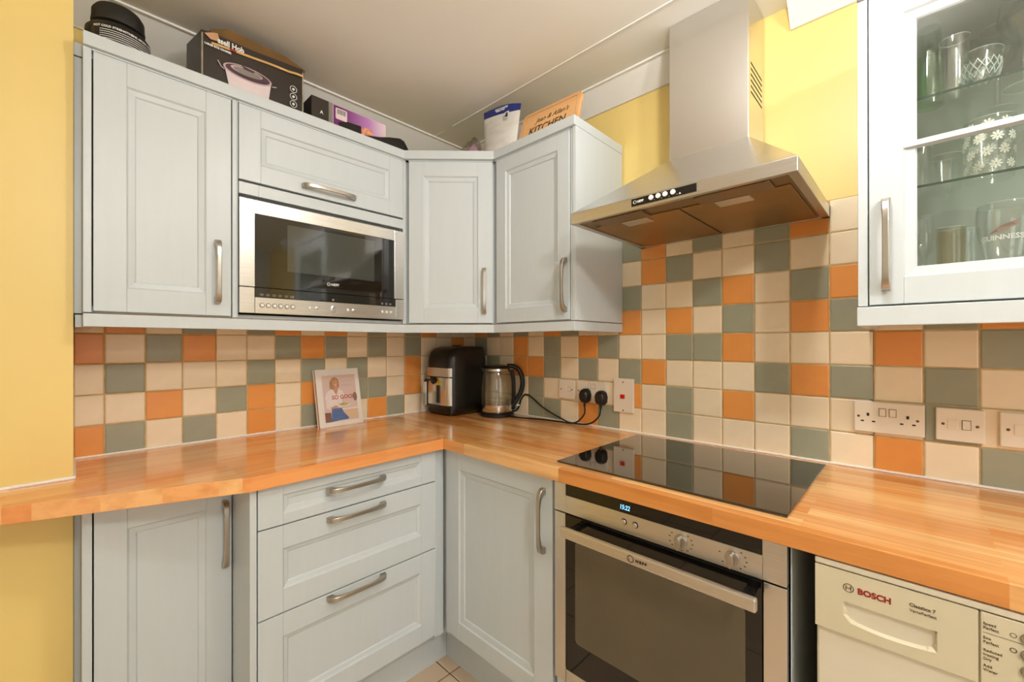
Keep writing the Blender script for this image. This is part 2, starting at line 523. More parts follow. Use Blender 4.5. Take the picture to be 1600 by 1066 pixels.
wf = MB()  # window frame added round the side fill light, out of view
y0_, y1_, z0_, z1_ = -3.8, -2.7, 0.95, 2.05
for a_, b_, c_, d_ in ((y0_, y1_, z0_, z0_+0.05), (y0_, y1_, z1_-0.05, z1_), (y0_, y0_+0.05, z0_+0.05, z1_-0.05), (y1_-0.05, y1_, z0_+0.05, z1_-0.05)):
    wf.box(XB, XB+0.04, a_, b_, c_, d_)
struct('added_window_1', wf, 'lamp_body', bevel=0.002)
df = MB().box(-1.80, -1.74, YB, YB+0.03, 0, 2.09).box(-0.86, -0.80, YB, YB+0.03, 0, 2.09).box(-1.80, -0.80, YB, YB+0.03, 2.03, 2.09)
struct('door_1', df, 'lamp_body', bevel=0.002)

# floor tiles, one object each
ft = 0.33; g = 0.0025
tm = None
for i in range(-8, 2):
    for j in range(-11, 2):
        x0 = -0.562+i*ft; y0 = -0.589+j*ft
        if x0 < XB or x0 > -0.3 or y0 > -0.3 or y0 < YB: continue
        if tm is None:
            mb = MB(); a, b = g, ft-g; c, d = g+0.003, ft-g-0.003
            mb.add([(a,a,-0.004),(b,a,-0.004),(b,b,-0.004),(a,b,-0.004),(a,a,-0.0012),(b,a,-0.0012),(b,b,-0.0012),(a,b,-0.0012),(c,c,0),(d,c,0),(d,d,0),(c,d,0)],
                   [(0,1,5,4),(1,2,6,5),(2,3,7,6),(3,0,4,7),(4,5,9,8),(5,6,10,9),(6,7,11,10),(7,4,8,11),(8,9,10,11)])
            o = mesh_obj('floor_tile', mb, 'floor_tile'); tm = o.data
        else:
            o = bpy.data.objects.new('floor_tile', tm); COL.objects.link(o)
        o.location = (x0, y0, 0); o.parent = floor

# wall tiles -------------------------------------------------------
TP, TZ = 0.1, 0.0979
_tc = {}
def tile_mesh(w, h, ch):
    k = (round(w, 4), round(h, 4), ch)
    if k in _tc: return _tc[k]
    d = 0.0055; b = 0.0028
    mb = MB()
    mb.add([(0,0,0),(w,0,0),(w,0,h),(0,0,h),(0,-d+0.0016,0),(w,-d+0.0016,0),(w,-d+0.0016,h),(0,-d+0.0016,h),
            (b,-d,b),(w-b,-d,b),(w-b,-d,h-b),(b,-d,h-b)],
           [(0,1,5,4),(1,2,6,5),(2,3,7,6),(3,0,4,7),(4,5,9,8),(5,6,10,9),(6,7,11,10),(7,4,8,11),(8,9,10,11)])
    me = bpy.data.meshes.new('wall_tile')
    me.from_pydata(mb.v, [], mb.f); me.materials.append(MT[ch]); me.update()
    _tc[k] = me
    return me
def put_tile(wall, frame, u0, u1, z0, z1, ch):
    gr = 0.0018
    me = tile_mesh(u1-u0-2*gr, z1-z0-2*gr, ch)
    o = bpy.data.objects.new('wall_tile', me); COL.objects.link(o)
    a = ROT[frame]
    o.location = Matrix.Rotation(a, 4, 'Z') @ Vector((u0+gr, -0.0005, z0+gr))
    o.rotation_euler = (random.uniform(-0.004, 0.004), 0, a+random.uniform(-0.004, 0.004))
    o.parent = wall
# left wall columns, bottom row first
LC = ['OCCOC','GCGCO','COCGC','GCCOG','CGCCC','OOGCG','CCCGO','GOGOC','CCCGO','CGGCC','OGCGG','GCCCC','COOGG','CCCCO','CCCCC','CCCOC']
xs = [PX] + [-(0.1967+(13-i)*TP) for i in range(15)] + [-0.002]
for i, colr in enumerate(LC):
    for r, ch in enumerate(colr):
        put_tile(walls['left'], 'L', xs[i], xs[i+1], WT+r*TZ, WT+(r+1)*TZ, ch)
# right wall columns from the corner
RC = ['CCCCC','CCCGO','CCGCG','CCCCC','CCOOG','GGOCC','GCGGO','CCCCG','OCGOC','GCCGC','COGCOGCG','CCOCCCOO','GGCGOCGC','CCCGCGCG','COCOGOCC','CCGCCCGG','GCOCOGCO','CCGCGOCC','OCCOC','CGGCG','GCCGO','CCGCC','OCCGC','CGCCO','CCOCG','GCCCC']
ys = [0.002] + [0.0984+j*TP for j in range(26)]
for j, colr in enumerate(RC):
    for r, ch in enumerate(colr):
        put_tile(walls['right'], 'R', ys[j], ys[j+1], WT+r*TZ, WT+(r+1)*TZ, ch)
# grout beds behind the tiles
def grout(wall, frame, u0, u1, z0, z1):
    o = mesh_obj('grout', MB().box(u0, u1, -0.0035, -0.0002, z0, z1), 'grout')
    o.rotation_euler = (0, 0, ROT[frame]); o.parent = wall
grout(walls['left'], 'L', PX, -0.001, WT-0.002, WT+5*TZ)
grout(walls['right'], 'R', 0.001, 1.0, WT-0.002, WT+5*TZ)
grout(walls['right'], 'R', 0.985, 1.798, WT-0.002, WT+8*TZ+0.001)
grout(walls['right'], 'R', 1.79, 2.6, WT-0.002, WT+5*TZ)

# sealant lines and coving are trims
struct('trim_1', MB().box(PX+0.001, -0.0075, -0.0115, -0.0045, WT, WT+0.0055), 'bead', bevel=0.0015)
struct('trim_2', MB().box(0.0075, 2.6, -0.0115, -0.0045, WT, WT+0.0055), 'bead', bevel=0.0015, frame='R')
struct('trim_3', MB().box(-2.3, PX+0.004, PY-0.008, PY, WT, WT+0.007).box(PX-0.001, PX+0.005, PY-0.004, -0.012, WT, WT+0.006), 'bead', bevel=0.0015)
CV = 2.250
def coving(name, frame, u0, u1, out):
    pts = [(0, CV), (-0.009, CV), (-0.012, CV+0.004), (-out+0.004, CEIL-0.006), (-out, CEIL-0.004), (-out, CEIL), (0, CEIL)]
    struct(name, MB().prism(pts, 'u', u0, u1), 'coving', frame=frame)
coving('trim_4', 'L', PX, 0.0, 0.100)
coving('trim_5', 'R', 0.0, 1.285, 0.075)
coving('trim_6', 'R', 1.602, 3.6, 0.075)
struct('trim_7', MB().box(PX, -0.07, -0.111, -0.098, CEIL-0.007, CEIL), 'bead', bevel=0.001)
struct('trim_8', MB().box(0.09, 1.285, -0.084, -0.073, CEIL-0.007, CEIL), 'bead', bevel=0.001, frame='R')
struct('trim_9', MB().box(0.252, 1.9, -0.283, -0.279, CEIL-0.0025, CEIL), 'bead', frame='R')
struct('trim_10', MB().box(0.108, 0.18, -0.283, -0.280, CEIL-0.0015, CEIL), 'bead', frame='R')

# ------------------------------------------------------------------ cabinet parts
def door_mb(u0, u1, z0, z1, v, st=0.065, rail=None, mould=0.02, th=0.02, gap=0.0):
    """framed door: two stiles, two rails, mitred moulding, recessed panel"""
    rail = rail or st
    mb = MB()
    mb.box(u0, u0+st, v, v+th, z0, z1).box(u1-st, u1, v, v+th, z0, z1)
    mb.box(u0+st, u1-st, v, v+th, z0, z0+rail).box(u0+st, u1-st, v, v+th, z1-rail, z1)
    return mb
def mould_mb(u0, u1, z0, z1, v, st, rail, mould, pane=True):
    a, b, c, d = u0+st, u1-st, z0+rail, z1-rail
    mb = MB()
    mb.ring(a, b, c, d, 0.0, v+0.0008, 0.0036, v+0.0046)
    mb.ring(a, b, c, d, 0.0036, v+0.0046, mould-0.0030, v+0.0078)
    mb.ring(a, b, c, d, mould-0.0030, v+0.0078, mould, v+0.0112)
    if pane:
        mb.quad(a+mould, b-mould, c+mould, d-mould, v+0.0112)
    else:
        mb.ring(a, b, c, d, mould, v+0.0112, mould, v+0.02)
    return mb
def make_door(T, name, u0, u1, z0, z1, v, st=0.065, rail=None, mould=0.02):
    rail = rail or st
    d = T.part(name, door_mb(u0, u1, z0, z1, v, st, rail), 'paint', bevel=0.0013, seg=2)
    T.part('panel', mould_mb(u0, u1, z0, z1, v, st, rail, mould), 'paint', parent=d)
    return d
def handle_mb(cu, cz, L, v, axis):
    """bow handle: flat bar with flared feet; axis 'z' vertical or 'u' horizontal"""
    half = [((0.0, 0.0), (0.019, 0.0), .0080), ((0.0005, 0.010), (0.0205, 0.007), .0078), ((0.004, 0.0185), (0.025, 0.0135), .0074),
            ((0.013, 0.0255), (0.033, 0.0185), .0068), ((0.028, 0.0295), (0.046, 0.0215), .0062), ((0.055, 0.0315), (0.066, 0.0238), .0058)]
    cs = [((o_[0]-L/2, o_[1]), (i_[0]-L/2, i_[1]), w) for o_, i_, w in half]
    cs += [((-o_[0], o_[1]), (-i_[0], i_[1]), w) for o_, i_, w in cs[::-1]]
    n = len(cs)
    vs = []
    for o_, i_, w in cs:
        for q, sgn_w in ((o_, -1), (o_, 1), (i_, 1), (i_, -1)):
            if axis == 'z': vs.append((cu+sgn_w*w, v-q[1], cz+q[0]))
            else: vs.append((cu+q[0], v-q[1], cz+sgn_w*w))
    fs = []
    for i in range(n-1):
        for k in range(4):
            k2 = (k+1) % 4
            fs.append((i*4+k, i*4+k2, (i+1)*4+k2, (i+1)*4+k))
    fs += [(3,2,1,0), ((n-1)*4, (n-1)*4+1, (n-1)*4+2, (n-1)*4+3)]
    return MB().add(vs, fs)
def handle(T, parent, cu, cz, L, v, axis='z'):
    T.part('handle', handle_mb(cu, cz, L, v, axis), 'nickel', parent=parent, bevel=0.0016, smooth=True, label='satin nickel bow handle', seg=2)

# ------------------------------------------------------------------ upper cabinets
VD = -0.335       # door faces
ZB, ZT_ = 1.350, 2.040
def carcass(T, u0, u1, z0, z1, v1=-0.315, t=0.018, mat='paint'):
    mb = MB()
    mb.box(u0, u0+t, v1, -0.008, z0, z1).box(u1-t, u1, v1, -0.008, z0, z1)
    mb.box(u0+t, u1-t, v1, -0.008, z0, z0+t).box(u0+t, u1-t, v1, -0.008, z1-t, z1)
    mb.box(u0+t, u1-t, -0.016, -0.008, z0+t, z1-t)
    return T.part('carcass', mb, mat, bevel=0.001)

c1 = Thing('wall_cabinet', 'pale grey wall cabinet beside the yellow wall, black tub on top', 'cabinet', (-1.387, 0, ZB))
mb = MB().box(-1.549, -1.533, VD, -0.008, ZB, ZT_).box(-1.219, -1.2065, VD+0.002, -0.008, ZB, ZT_)
mb.box(-1.533, -1.219, -0.3145, -0.008, ZB, ZB+0.018).box(-1.533, -1.219, -0.3145, -0.008, ZT_-0.018, ZT_).box(-1.533, -1.219, -0.02, -0.008, ZB, ZT_)
c1.part('carcass', mb, 'paint', bevel=0.0015)
c1.part('top_fillet', MB().box(-1.5325, -1.2195, -0.3345, -0.3, 2.0350, 2.0402), 'paint')
d = make_door(c1, 'door', -1.5300, -1.2225, ZB+0.004, ZT_-0.006, VD)
handle(c1, d, -1.259, 1.489, 0.196, VD)
c1.part('filler_strip', MB().box(PX+0.001, -1.5497, -0.262, -0.008, ZB, ZT_-0.002), 'paint')
c1.part('cornice_filler', MB().box(PX+0.001, -1.5497, -0.266, -0.008, ZT_+0.001, 2.0745), 'paint')
c1.part('pelmet_filler', MB().box(PX+0.003, -1.5497, -0.264, -0.008, 1.3130, 1.3460), 'paint')

c2 = Thing('wall_cabinet', 'pale grey wall cabinet with a lift-up flap above the built-in microwave', 'cabinet', (-0.905, 0, ZB))
mb = MB().box(-1.2062, -1.2035, -0.333, -0.008, ZB, ZT_).box(-0.606, -0.592, -0.331, -0.008, ZB, ZT_)
mb.box(-1.2035, -0.606, -0.3145, -0.008, ZT_-0.018, ZT_).box(-1.2035, -0.606, -0.30, -0.008, 1.742, 1.76).box(-1.2035, -0.606, -0.315, -0.008, ZB, ZB+0.012).box(-1.2035, -0.606, -0.02, -0.008, ZB, ZT_)
c2.part('carcass', mb, 'paint', bevel=0.001)
c2.part('top_fillet', MB().box(-1.203, -0.6065, -0.3345, -0.3, 2.0350, 2.0402), 'paint')
d = make_door(c2, 'flap_door', -1.2015, -0.6085, 1.7935, ZT_-0.006, VD, st=0.062, rail=0.058)
handle(c2, d, -0.915, 1.822, 0.196, VD, 'u')
mb = MB().box(-1.2015, -1.146, VD, -0.315, 1.748, 1.786).box(-1.146, -0.667, VD, -0.315, 1.748, 1.786).box(-0.667, -0.6085, VD, -0.315, 1.748, 1.786)
c2.part('fixed_rail', mb, 'paint', bevel=0.001)

# diagonal corner unit
r2 = math.sqrt(2)
vd = -0.935/r2
c3 = Thing('wall_cabinet', 'pale grey corner wall cabinet with a narrow diagonal door', 'cabinet', (0, -0.3, ZB), 'D')
# carcass body: five-sided, in D frame u=(x-y)/r2 v=(x+y)/r2
def D(x, y): return ((x-y)/r2, (x+y)/r2)
pts = [D(-0.59, -0.008), D(-0.59, -0.313), D(-0.313, -0.59), D(-0.008, -0.59), D(-0.008, -0.008)]
c3.part('carcass', MB().prism(pts, 'z', ZB, ZT_), 'paint', bevel=0.001)
c3.part('top_fillet', MB().box(-0.172, 0.183, vd+0.001, vd+0.03, 2.0350, 2.0402), 'paint')
d = make_door(c3, 'door', -0.1705, 0.1815, ZB+0.004, ZT_-0.006, vd, st=0.062, mould=0.022)
handle(c3, d, 0.147, 1.489, 0.196, vd)

c4 = Thing('wall_cabinet', 'pale grey single-door wall cabinet left of the cooker hood, wooden board on top', 'cabinet', (0.81, 0, ZB), 'R')
mb = MB().box(1.003, 1.0175, VD+0.001, -0.008, ZB, ZT_).box(0.992, 1.003, -0.331, -0.008, ZB, ZT_).box(0.592, 0.606, -0.315, -0.008, ZB, ZT_)
mb.box(0.606, 0.992, -0.3145, -0.008, ZB, ZB+0.018).box(0.606, 0.992, -0.3145, -0.008, ZT_-0.018, ZT_).box(0.606, 0.992, -0.02, -0.008, ZB, ZT_)
c4.part('carcass', mb, 'paint', bevel=0.0012)
c4.part('top_fillet', MB().box(0.607, 0.9915, -0.3345, -0.3, 2.0350, 2.0402), 'paint')
d = make_door(c4, 'door', 0.6135, 0.9885, ZB+0.004, ZT_-0.006, VD, st=0.0535, rail=0.057, mould=0.02)
handle(c4, d, 0.973, 1.479, 0.196, VD)

# cornice and pelmet run round all four wall cabinets
def run_strip(name, label, z0, z1, front, th):
    """strip following the L - diagonal - R fronts, with a return at each end"""
    k = front
    j = 0.953-k   # corner of diagonal with the straight runs
    P = [(-1.549, -0.03), (-1.549, -k), (-j, -k), (-k, -j), (-k, -1.0185), (-0.008, -1.0185)]
    q = k-th; jj = j-th*0.4142
    Q = [(-1.549+th, -0.03), (-1.549+th, -q), (-(j)+th*0.4142*1.0, -q), (-q, -(j)+th*0.4142), (-q, -1.0185+th), (-0.008, -1.0185+th)]
    vs = []; fs = []
    for p, qq in zip(P, Q):
        vs += [(p[0], p[1], z0), (p[0], p[1], z1), (qq[0], qq[1], z1), (qq[0], qq[1], z0)]
    for i in range(len(P)-1):
        for a in range(4):
            b = (a+1) % 4
            fs.append((i*4+a, i*4+b, (i+1)*4+b, (i+1)*4+a))
    fs += [(0,3,2,1), (20,21,22,23)]
    return solo(name, MB().add(vs, fs), 'paint', label, 'trim', (-0.6, -0.34, z0), bevel=0.0015)
run_strip('cornice', 'pale grey cornice strip along the tops of the wall cabinets', ZT_+0.0005, 2.0755, 0.345, 0.020)
run_strip('pelmet', 'pale grey light pelmet under the wall cabinets above the tiles', 1.3125, 1.3465, 0.345, 0.020)

# microwave ---------------------------------------------------------
VM = -0.343
mw = Thing('microwave', 'built-in steel microwave with black glass door under the flap cabinet', 'microwave', (-0.905, 0, 1.366))
mw.part('body', MB().box(-1.19, -0.62, VM+0.02, -0.03, 1.37, 1.725), 'dark_gap')
A0, A1, I0, I1 = -1.202, -0.6095, -1.159, -0.653
door = MB().box(A0, I0, VM, VM+0.02, 1.452, 1.733).box(I1, A1, VM, VM+0.02, 1.452, 1.733).box(I0, I1, VM, VM+0.02, 1.690, 1.733)
dd = mw.part('door', door, 'steel_x', bevel=0.0008, label='steel door frame round black glass')
mw.part('door_glass', MB().box(I0+0.0005, I1-0.0005, VM+0.001, VM+0.018, 1.452, 1.6895), 'mw_glass', parent=dd, bevel=0.0006)
mw.part('door_window', MB().box(-1.061, -0.742, VM+0.0004, VM+0.002, 1.513, 1.672), 'mw_window', parent=dd)
mw.text('NEFF', 0.0125, -0.912, VM+0.0006, 1.4795, 'white_print', parent=dd, bold=0.0002, sx=1.05)
mw.part('badge', MB().tube([(-0.921+0.0058*math.cos(a), VM+0.0004, 1.4838+0.0058*math.sin(a)) for a in [2*PI*k/16 for k in range(16)]], 0.0007, 4, closed=True)
        .tube([(-0.924, VM+0.0004, 1.480), (-0.924, VM+0.0004, 1.487), (-0.918, VM+0.0004, 1.4805), (-0.918, VM+0.0004, 1.4875)], 0.0006, 4), 'white_print', parent=dd)
cp = mw.part('control_panel', MB().box(A0, I0-0.0006, VM, VM+0.02, 1.367, 1.4495).box(I1+0.006, A1, VM, VM+0.02, 1.367, 1.4495).box(I0+0.0006, I1+0.0054, VM, VM+0.02, 1.367, 1.4185),
        'steel_x', bevel=0.0008, label='steel control strip')
mw.part('display_glass', MB().box(I0+0.0006, I1+0.004, VM+0.001, VM+0.018, 1.419, 1.4500), 'mw_glass', parent=cp)
for u in (-1.138, -1.1195, -1.1005, -1.0820, -1.0625, -1.0440):
    mw.part('button', MB().disc_v(u, 1.3935, 0.0060, VM-0.0025, VM+0.004, 16, 0.001), 'white_print', parent=cp, smooth=True)
    mw.part('button_ring', MB().tube([(u+0.0068*math.cos(a), VM-0.0004, 1.3935+0.0068*math.sin(a)) for a in [2*PI*k/18 for k in range(18)]], 0.0009, 4, closed=True), 'dark_print', parent=cp)
for u in (-0.708, -0.689, -0.671):
    mw.part('button', MB().disc_v(u, 1.3955, 0.0052, VM-0.0025, VM+0.004, 16, 0.001), 'white_print', parent=cp, smooth=True)
for u in (-0.989, -0.850):
    mw.part('button', MB().disc_v(u, 1.3945, 0.0050, VM-0.0025, VM+0.004, 16, 0.001), 'white_print', parent=cp, smooth=True)
for u in (-0.962, -0.826):
    mw.part('knob', MB().disc_v(u, 1.3940, 0.0052, VM-0.010, VM+0.004, 16, 0.0015), 'chrome', parent=cp, smooth=True)
mb = MB().prism([(-0.905+0.0062*math.cos(2*PI*k/20), 1.3935+0.0135*math.sin(2*PI*k/20)) for k in range(20)], 'v', VM-0.009, VM+0.004)
mw.part('knob', mb, 'chrome', parent=cp, bevel=0.001, smooth=True)
ic = MB()
for u in (-1.139, -1.1205, -1.102, -1.084, -1.0645):
    ic.box(u-0.0055, u+0.0055, VM+0.0004, VM+0.002, 1.4245, 1.4257).box(u-0.0055, u+0.0055, VM+0.0004, VM+0.002, 1.4305, 1.4315).box(u-0.0055, u-0.0045, VM+0.0004, VM+0.002, 1.4245, 1.431).box(u+0.0045, u+0.0055, VM+0.0004, VM+0.002, 1.4245, 1.431).box(u-0.002, u+0.002, VM+0.0004, VM+0.002, 1.427, 1.429)
for k in range(4): ic.box(-1.0525+k*0.0037, -1.0507+k*0.0037, VM+0.0004, VM+0.002, 1.423, 1.431)
for u in (-0.708, -0.690, -0.672, -0.905): ic.box(u-0.0038, u+0.0038, VM+0.0004, VM+0.002, 1.4245, 1.4315)
icn = mw.part('icons', ic, 'silver_card', parent=cp); icn['kind'] = 'stuff'

# glass-fronted cabinet on the right -------------------------------
gu0, gu1 = 1.789, 2.395
gc = Thing('glass_cabinet', 'pale grey wall cabinet with a glazed door full of glassware, right of the hood', 'cabinet', (2.09, 0, 1.306), 'R')
t = 0.018
gc.part('side_panel', MB().box(gu0+0.001, gu0+t, VD+0.001, -0.008, ZB, ZT_), 'paint', bevel=0.0012)
gc.part('side_panel', MB().box(gu1-t, gu1, VD, -0.008, ZB, ZT_), 'paint', bevel=0.0012)
mb = MB().box(gu0+t, gu1-t, -0.312, -0.008, ZB, ZB+t).box(gu0+t, gu1-t, -0.312, -0.008, ZT_-t, ZT_).box(gu0+t, gu1-t, -0.016, -0.008, ZB+t, ZT_-t)
mb.box(gu0+t, gu0+t+0.003, -0.312, -0.016, ZB+t, ZT_-t).box(gu1-t-0.003, gu1-t, -0.312, -0.016, ZB+t, ZT_-t)
gc.part('carcass', mb, 'paint_in')
gd0, gd1, gz0, gz1 = 1.8095, 2.388, ZB+0.002, ZT_-0.006
mb = door_mb(gd0, gd1, gz0, gz1, VD, 0.0565, 0.0575)
dr = gc.part('door', mb, 'paint', bevel=0.0013)
mb = mould_mb(gd0, gd1, gz0, gz1, VD, 0.0565, 0.0575, 0.021, pane=False)
# horizontal glazing bar
bu0, bu1 = gd0+0.0565, gd1-0.0565
mb.add([(bu0, VD-0.001, 1.6845), (bu0, VD-0.001, 1.6955), (bu0, VD+0.013, 1.6985), (bu0, VD+0.013, 1.6815),
        (bu1, VD-0.001, 1.6845), (bu1, VD-0.001, 1.6955), (bu1, VD+0.013, 1.6985), (bu1, VD+0.013, 1.6815)],
       [(0,1,5,4),(1,2,6,5),(2,3,7,6),(3,0,4,7),(0,3,2,1),(4,5,6,7)])
gc.part('glazing_bar', mb, 'paint', parent=dr)
gc.part('pane', MB().box(gd0+0.07, gd1-0.07, VD+0.0125, VD+0.0155, gz0+0.07, gz1-0.07), 'pane', parent=dr)
handle(gc, dr, 1.838, 1.482, 0.202, VD)
gc.part('cornice', MB().box(gu0, gu1, -0.345, -0.008, ZT_+0.0005, 2.0755), 'paint', bevel=0.0015)
gc.part('pelmet', MB().box(gu0, gu1, -0.3455, -0.3255, 1.3055, 1.3475).box(gu0, gu0+0.02, -0.3255, -0.008, 1.3055, 1.3475).box(gu1-0.02, gu1, -0.3255, -0.008, 1.3055, 1.3475), 'paint', bevel=0.0015)
gc.part('base_panel', MB().box(gu0+0.02, gu1-0.02, -0.325, -0.008, 1.336, 1.3475), 'paint')
for zz in (1.608, 1.797):
    gc.part('glass_shelf', MB().box(gu0+t+0.004, gu1-t-0.004, -0.2985, -0.02, zz-0.005, zz), 'shelf_glass')
    gc.part('shelf_edge', MB().box(gu0+t+0.004, gu1-t-0.004, -0.300, -0.2987, zz-0.005, zz), 'shelf_edge')

# glassware ---------------------------------------------------------
def glass_thing(kind, label, u, v, z, outer, inner, mat='glass', rim=None, seg=32, extra=None):
    T = Thing(kind, label, 'glass', (u, v, z+0.0003), 'R', 'glassware in the glazed cabinet')
    prof = outer + inner[::-1]
    T.part('bowl', MB().lathe(prof, seg, (u, v, z), cap=False), mat, smooth=True, angle=50)
    r = rim or (outer[-1][0]+inner[-1][0])/2
    zz = outer[-1][1]
    T.part('rim', MB().tube([(u+r*math.cos(2*PI*k/28), v+r*math.sin(2*PI*k/28), z+zz) for k in range(28)], 0.0007, 4, closed=True), 'glass_rim')
    return T
S2, S1, S0 = 1.797, 1.608, ZB+t
# top shelf
glass_thing('green_vase', 'tall pale green glass at the left of the top shelf', 1.906, -0.235, S2, [(0.0,0),(0.026,0),(0.027,0.02),(0.026,0.10),(0.021,0.165),(0.019,0.175)], [(0.0,0.006),(0.024,0.007),(0.024,0.10),(0.019,0.165),(0.018,0.175)], 'green_glass')
glass_thing('tumbler', 'tall straight clear tumbler beside the green glass on the top shelf', 1.945, -0.262, S2, [(0.0,0),(0.021,0),(0.0225,0.006),(0.024,0.118)], [(0.0,0.012),(0.020,0.013),(0.0228,0.118)])
gl = glass_thing('cut_glass', 'cut crystal tumbler with a flared rim, lit white, on the top shelf', 1.985, -0.222, S2, [(0.0,0),(0.025,0),(0.026,0.004),(0.012,0.012),(0.017,0.022),(0.028,0.034),(0.031,0.055),(0.029,0.072),(0.033,0.088)], [(0.0,0.026),(0.024,0.036),(0.028,0.055),(0.027,0.072),(0.032,0.088)])
cm = MB()
for k in range(16):
    a = 2*PI*k/16
    for s_ in (-1, 1):
        cm.tube([(1.985+rr*math.cos(a+s_*da), -0.222+rr*math.sin(a+s_*da), S2+zz) for rr, zz, da in ((0.0265,0.032,0),(0.0305,0.045,0.2),(0.0312,0.055,0.4),(0.0300,0.068,0.6))], 0.0008, 4)
gl.part('cut_pattern', cm, 'glass_rim')
def wineglass(label, u, v, z, h=0.19, r=0.036, mat='glass'):
    T = glass_thing('wine_glass', label, u, v, z,
        [(0.0,0),(0.031,0),(0.032,0.0015),(0.012,0.006),(0.005,0.012),(0.0042,h*0.42),(0.007,h*0.47),(r*0.75,h*0.56),(r,h*0.72),(r*0.82,h)],
        [(0.0,h*0.485),(r*0.72,h*0.575),(r-0.0015,h*0.72),(r*0.82-0.0012,h)], mat)
    T.part('foot_rim', MB().tube([(u+0.0317*math.cos(2*PI*k/28), v+0.0317*math.sin(2*PI*k/28), z+0.0012) for k in range(28)], 0.0008, 4, closed=True), 'glass_rim')
    T.part('stem_highlight', MB().tube([(u, v, z+0.012), (u, v, z+h*0.42)], 0.0052, 10), 'glass')
    return T
wineglass('clear stemmed wine glass at the front right of the top shelf', 2.048, -0.205, S2, 0.20, 0.040)
wineglass('wine glass at the back of the top shelf, behind the cut crystal tumbler', 2.02, -0.10, S2, 0.19, 0.036)
wineglass('wine glass at the far right of the top shelf, beyond the front one', 2.125, -0.22, S2, 0.20, 0.040)
# middle shelf
dg_ = glass_thing('tumbler', 'clear tumbler printed with white daisies on the middle shelf', 1.996, -0.235, S1, [(0.0,0),(0.0335,0),(0.035,0.003),(0.038,0.125)], [(0.0,0.009),(0.0325,0.010),(0.0367,0.125)])
dm = MB()
random.seed(3)
for row, (zz, off) in enumerate(((0.024, 0.0), (0.052, 0.35), (0.080, 0.05), (0.108, 0.4))):
    for k in range(9):
        a0 = 2*PI*k/9+off
        rr = 0.0355+zz*0.022+0.0006
        for p in range(8):
            th = 2*PI*p/8+k
            pts = []
            for dr_, w_ in ((0.0016, 0.0008), (0.0075, 0.0021), (0.0098, 0.001)):
                for sg in (-1, 1):
                    x = dr_*math.cos(th)-sg*w_*math.sin(th); y = dr_*math.sin(th)+sg*w_*math.cos(th)
                    an = a0+x/rr
                    pts.append((1.996+rr*math.cos(an), -0.235+rr*math.sin(an), S1+zz+y))
            dm.add(pts, [(0,1,3,2),(2,3,5,4)])
dg_.part('daisy_print', dm, 'daisy')
glass_thing('tumbler', 'small plain tumbler left of the daisy glass on the middle shelf', 1.935, -0.185, S1, [(0.0,0),(0.024,0),(0.025,0.003),(0.027,0.085)], [(0.0,0.008),(0.023,0.009),(0.0258,0.085)])
glass_thing('tumbler', 'narrow tumbler at the left end of the middle shelf', 1.892, -0.20, S1, [(0.0,0),(0.019,0),(0.020,0.003),(0.021,0.11)], [(0.0,0.008),(0.018,0.009),(0.020,0.11)])
glass_thing('tumbler', 'clear tumbler right of the daisy glass, middle shelf of the glazed cabinet', 2.078, -0.20, S1, [(0.0,0),(0.028,0),(0.029,0.003),(0.032,0.10)], [(0.0,0.008),(0.027,0.009),(0.0308,0.10)])
# bottom
pg = glass_thing('pint_glass', 'bulbous stout pint glass with a toucan-free bird print and white lettering, bottom shelf', 2.018, -0.235, S0, [(0.0,0),(0.029,0),(0.030,0.004),(0.028,0.04),(0.035,0.09),(0.042,0.13),(0.043,0.155),(0.040,0.185)], [(0.0,0.010),(0.026,0.012),(0.0262,0.04),(0.0335,0.09),(0.0405,0.13),(0.0415,0.155),(0.0388,0.185)])
pg.o['label'] = 'bulbous stout pint glass printed with white lettering, bottom shelf of the glazed cabinet'
def wrap_text(T, body, size, u, v, r, z, a_mid, mat, parent=None, bold=0.0, name='lettering', rfun=None, slope=0.0):
    """text bent round a vertical cylinder; a_mid = angle of the text centre (seen from outside)"""
    cu = bpy.data.curves.new('txt', 'FONT'); cu.body = body; cu.size = size; cu.align_x = 'CENTER'; cu.offset = bold; cu.resolution_u = 2
    o = bpy.data.objects.new('txt', cu); COL.objects.link(o)
    me = bpy.data.meshes.new_from_object(o.evaluated_get(bpy.context.evaluated_depsgraph_get()))
    bpy.data.objects.remove(o)
    for vv in me.vertices:
        zz = z+vv.co.y
        rr = rfun(zz) if rfun else r
        an = a_mid+vv.co.x/rr
        vv.co = Vector((u+rr*math.cos(an), v+rr*math.sin(an), zz))-T.base
    me.materials.clear(); me.materials.append(MT[mat])
    ob = bpy.data.objects.new(name, me); COL.objects.link(ob); ob.parent = parent or T.o
    return ob
wrap_text(pg, 'GUINNESS', 0.0135, 2.018, -0.235, 0.0425, S0+0.108, -PI/2-0.25, 'white_print', bold=0.0003, rfun=lambda z: 0.0395+(z-S0-0.108)*0.15)
bm_ = MB()
def patch(mb, u, v, r, z, a_mid, poly):
    mb.add([(u+r*math.cos(a_mid+x/r), v+r*math.sin(a_mid+x/r), z+y) for x, y in poly], [tuple(range(len(poly)))])
patch(bm_, 2.018, -0.235, 0.0432, S0+0.124, -PI/2-0.15, [(-0.022,-0.004),(-0.008,0.0),(0.006,0.002),(0.018,0.010),(0.022,0.022),(0.010,0.016),(0.0,0.012),(-0.010,0.006)])
pg.part('emblem', bm_, 'pic_brown')
glass_thing('highball_glass', 'frosted amber highball glass at the left of the bottom shelf', 1.940, -0.235, S0, [(0.0,0),(0.021,0),(0.022,0.004),(0.0235,0.15)], [(0.0,0.009),(0.020,0.010),(0.0222,0.15)], 'amber_glass')
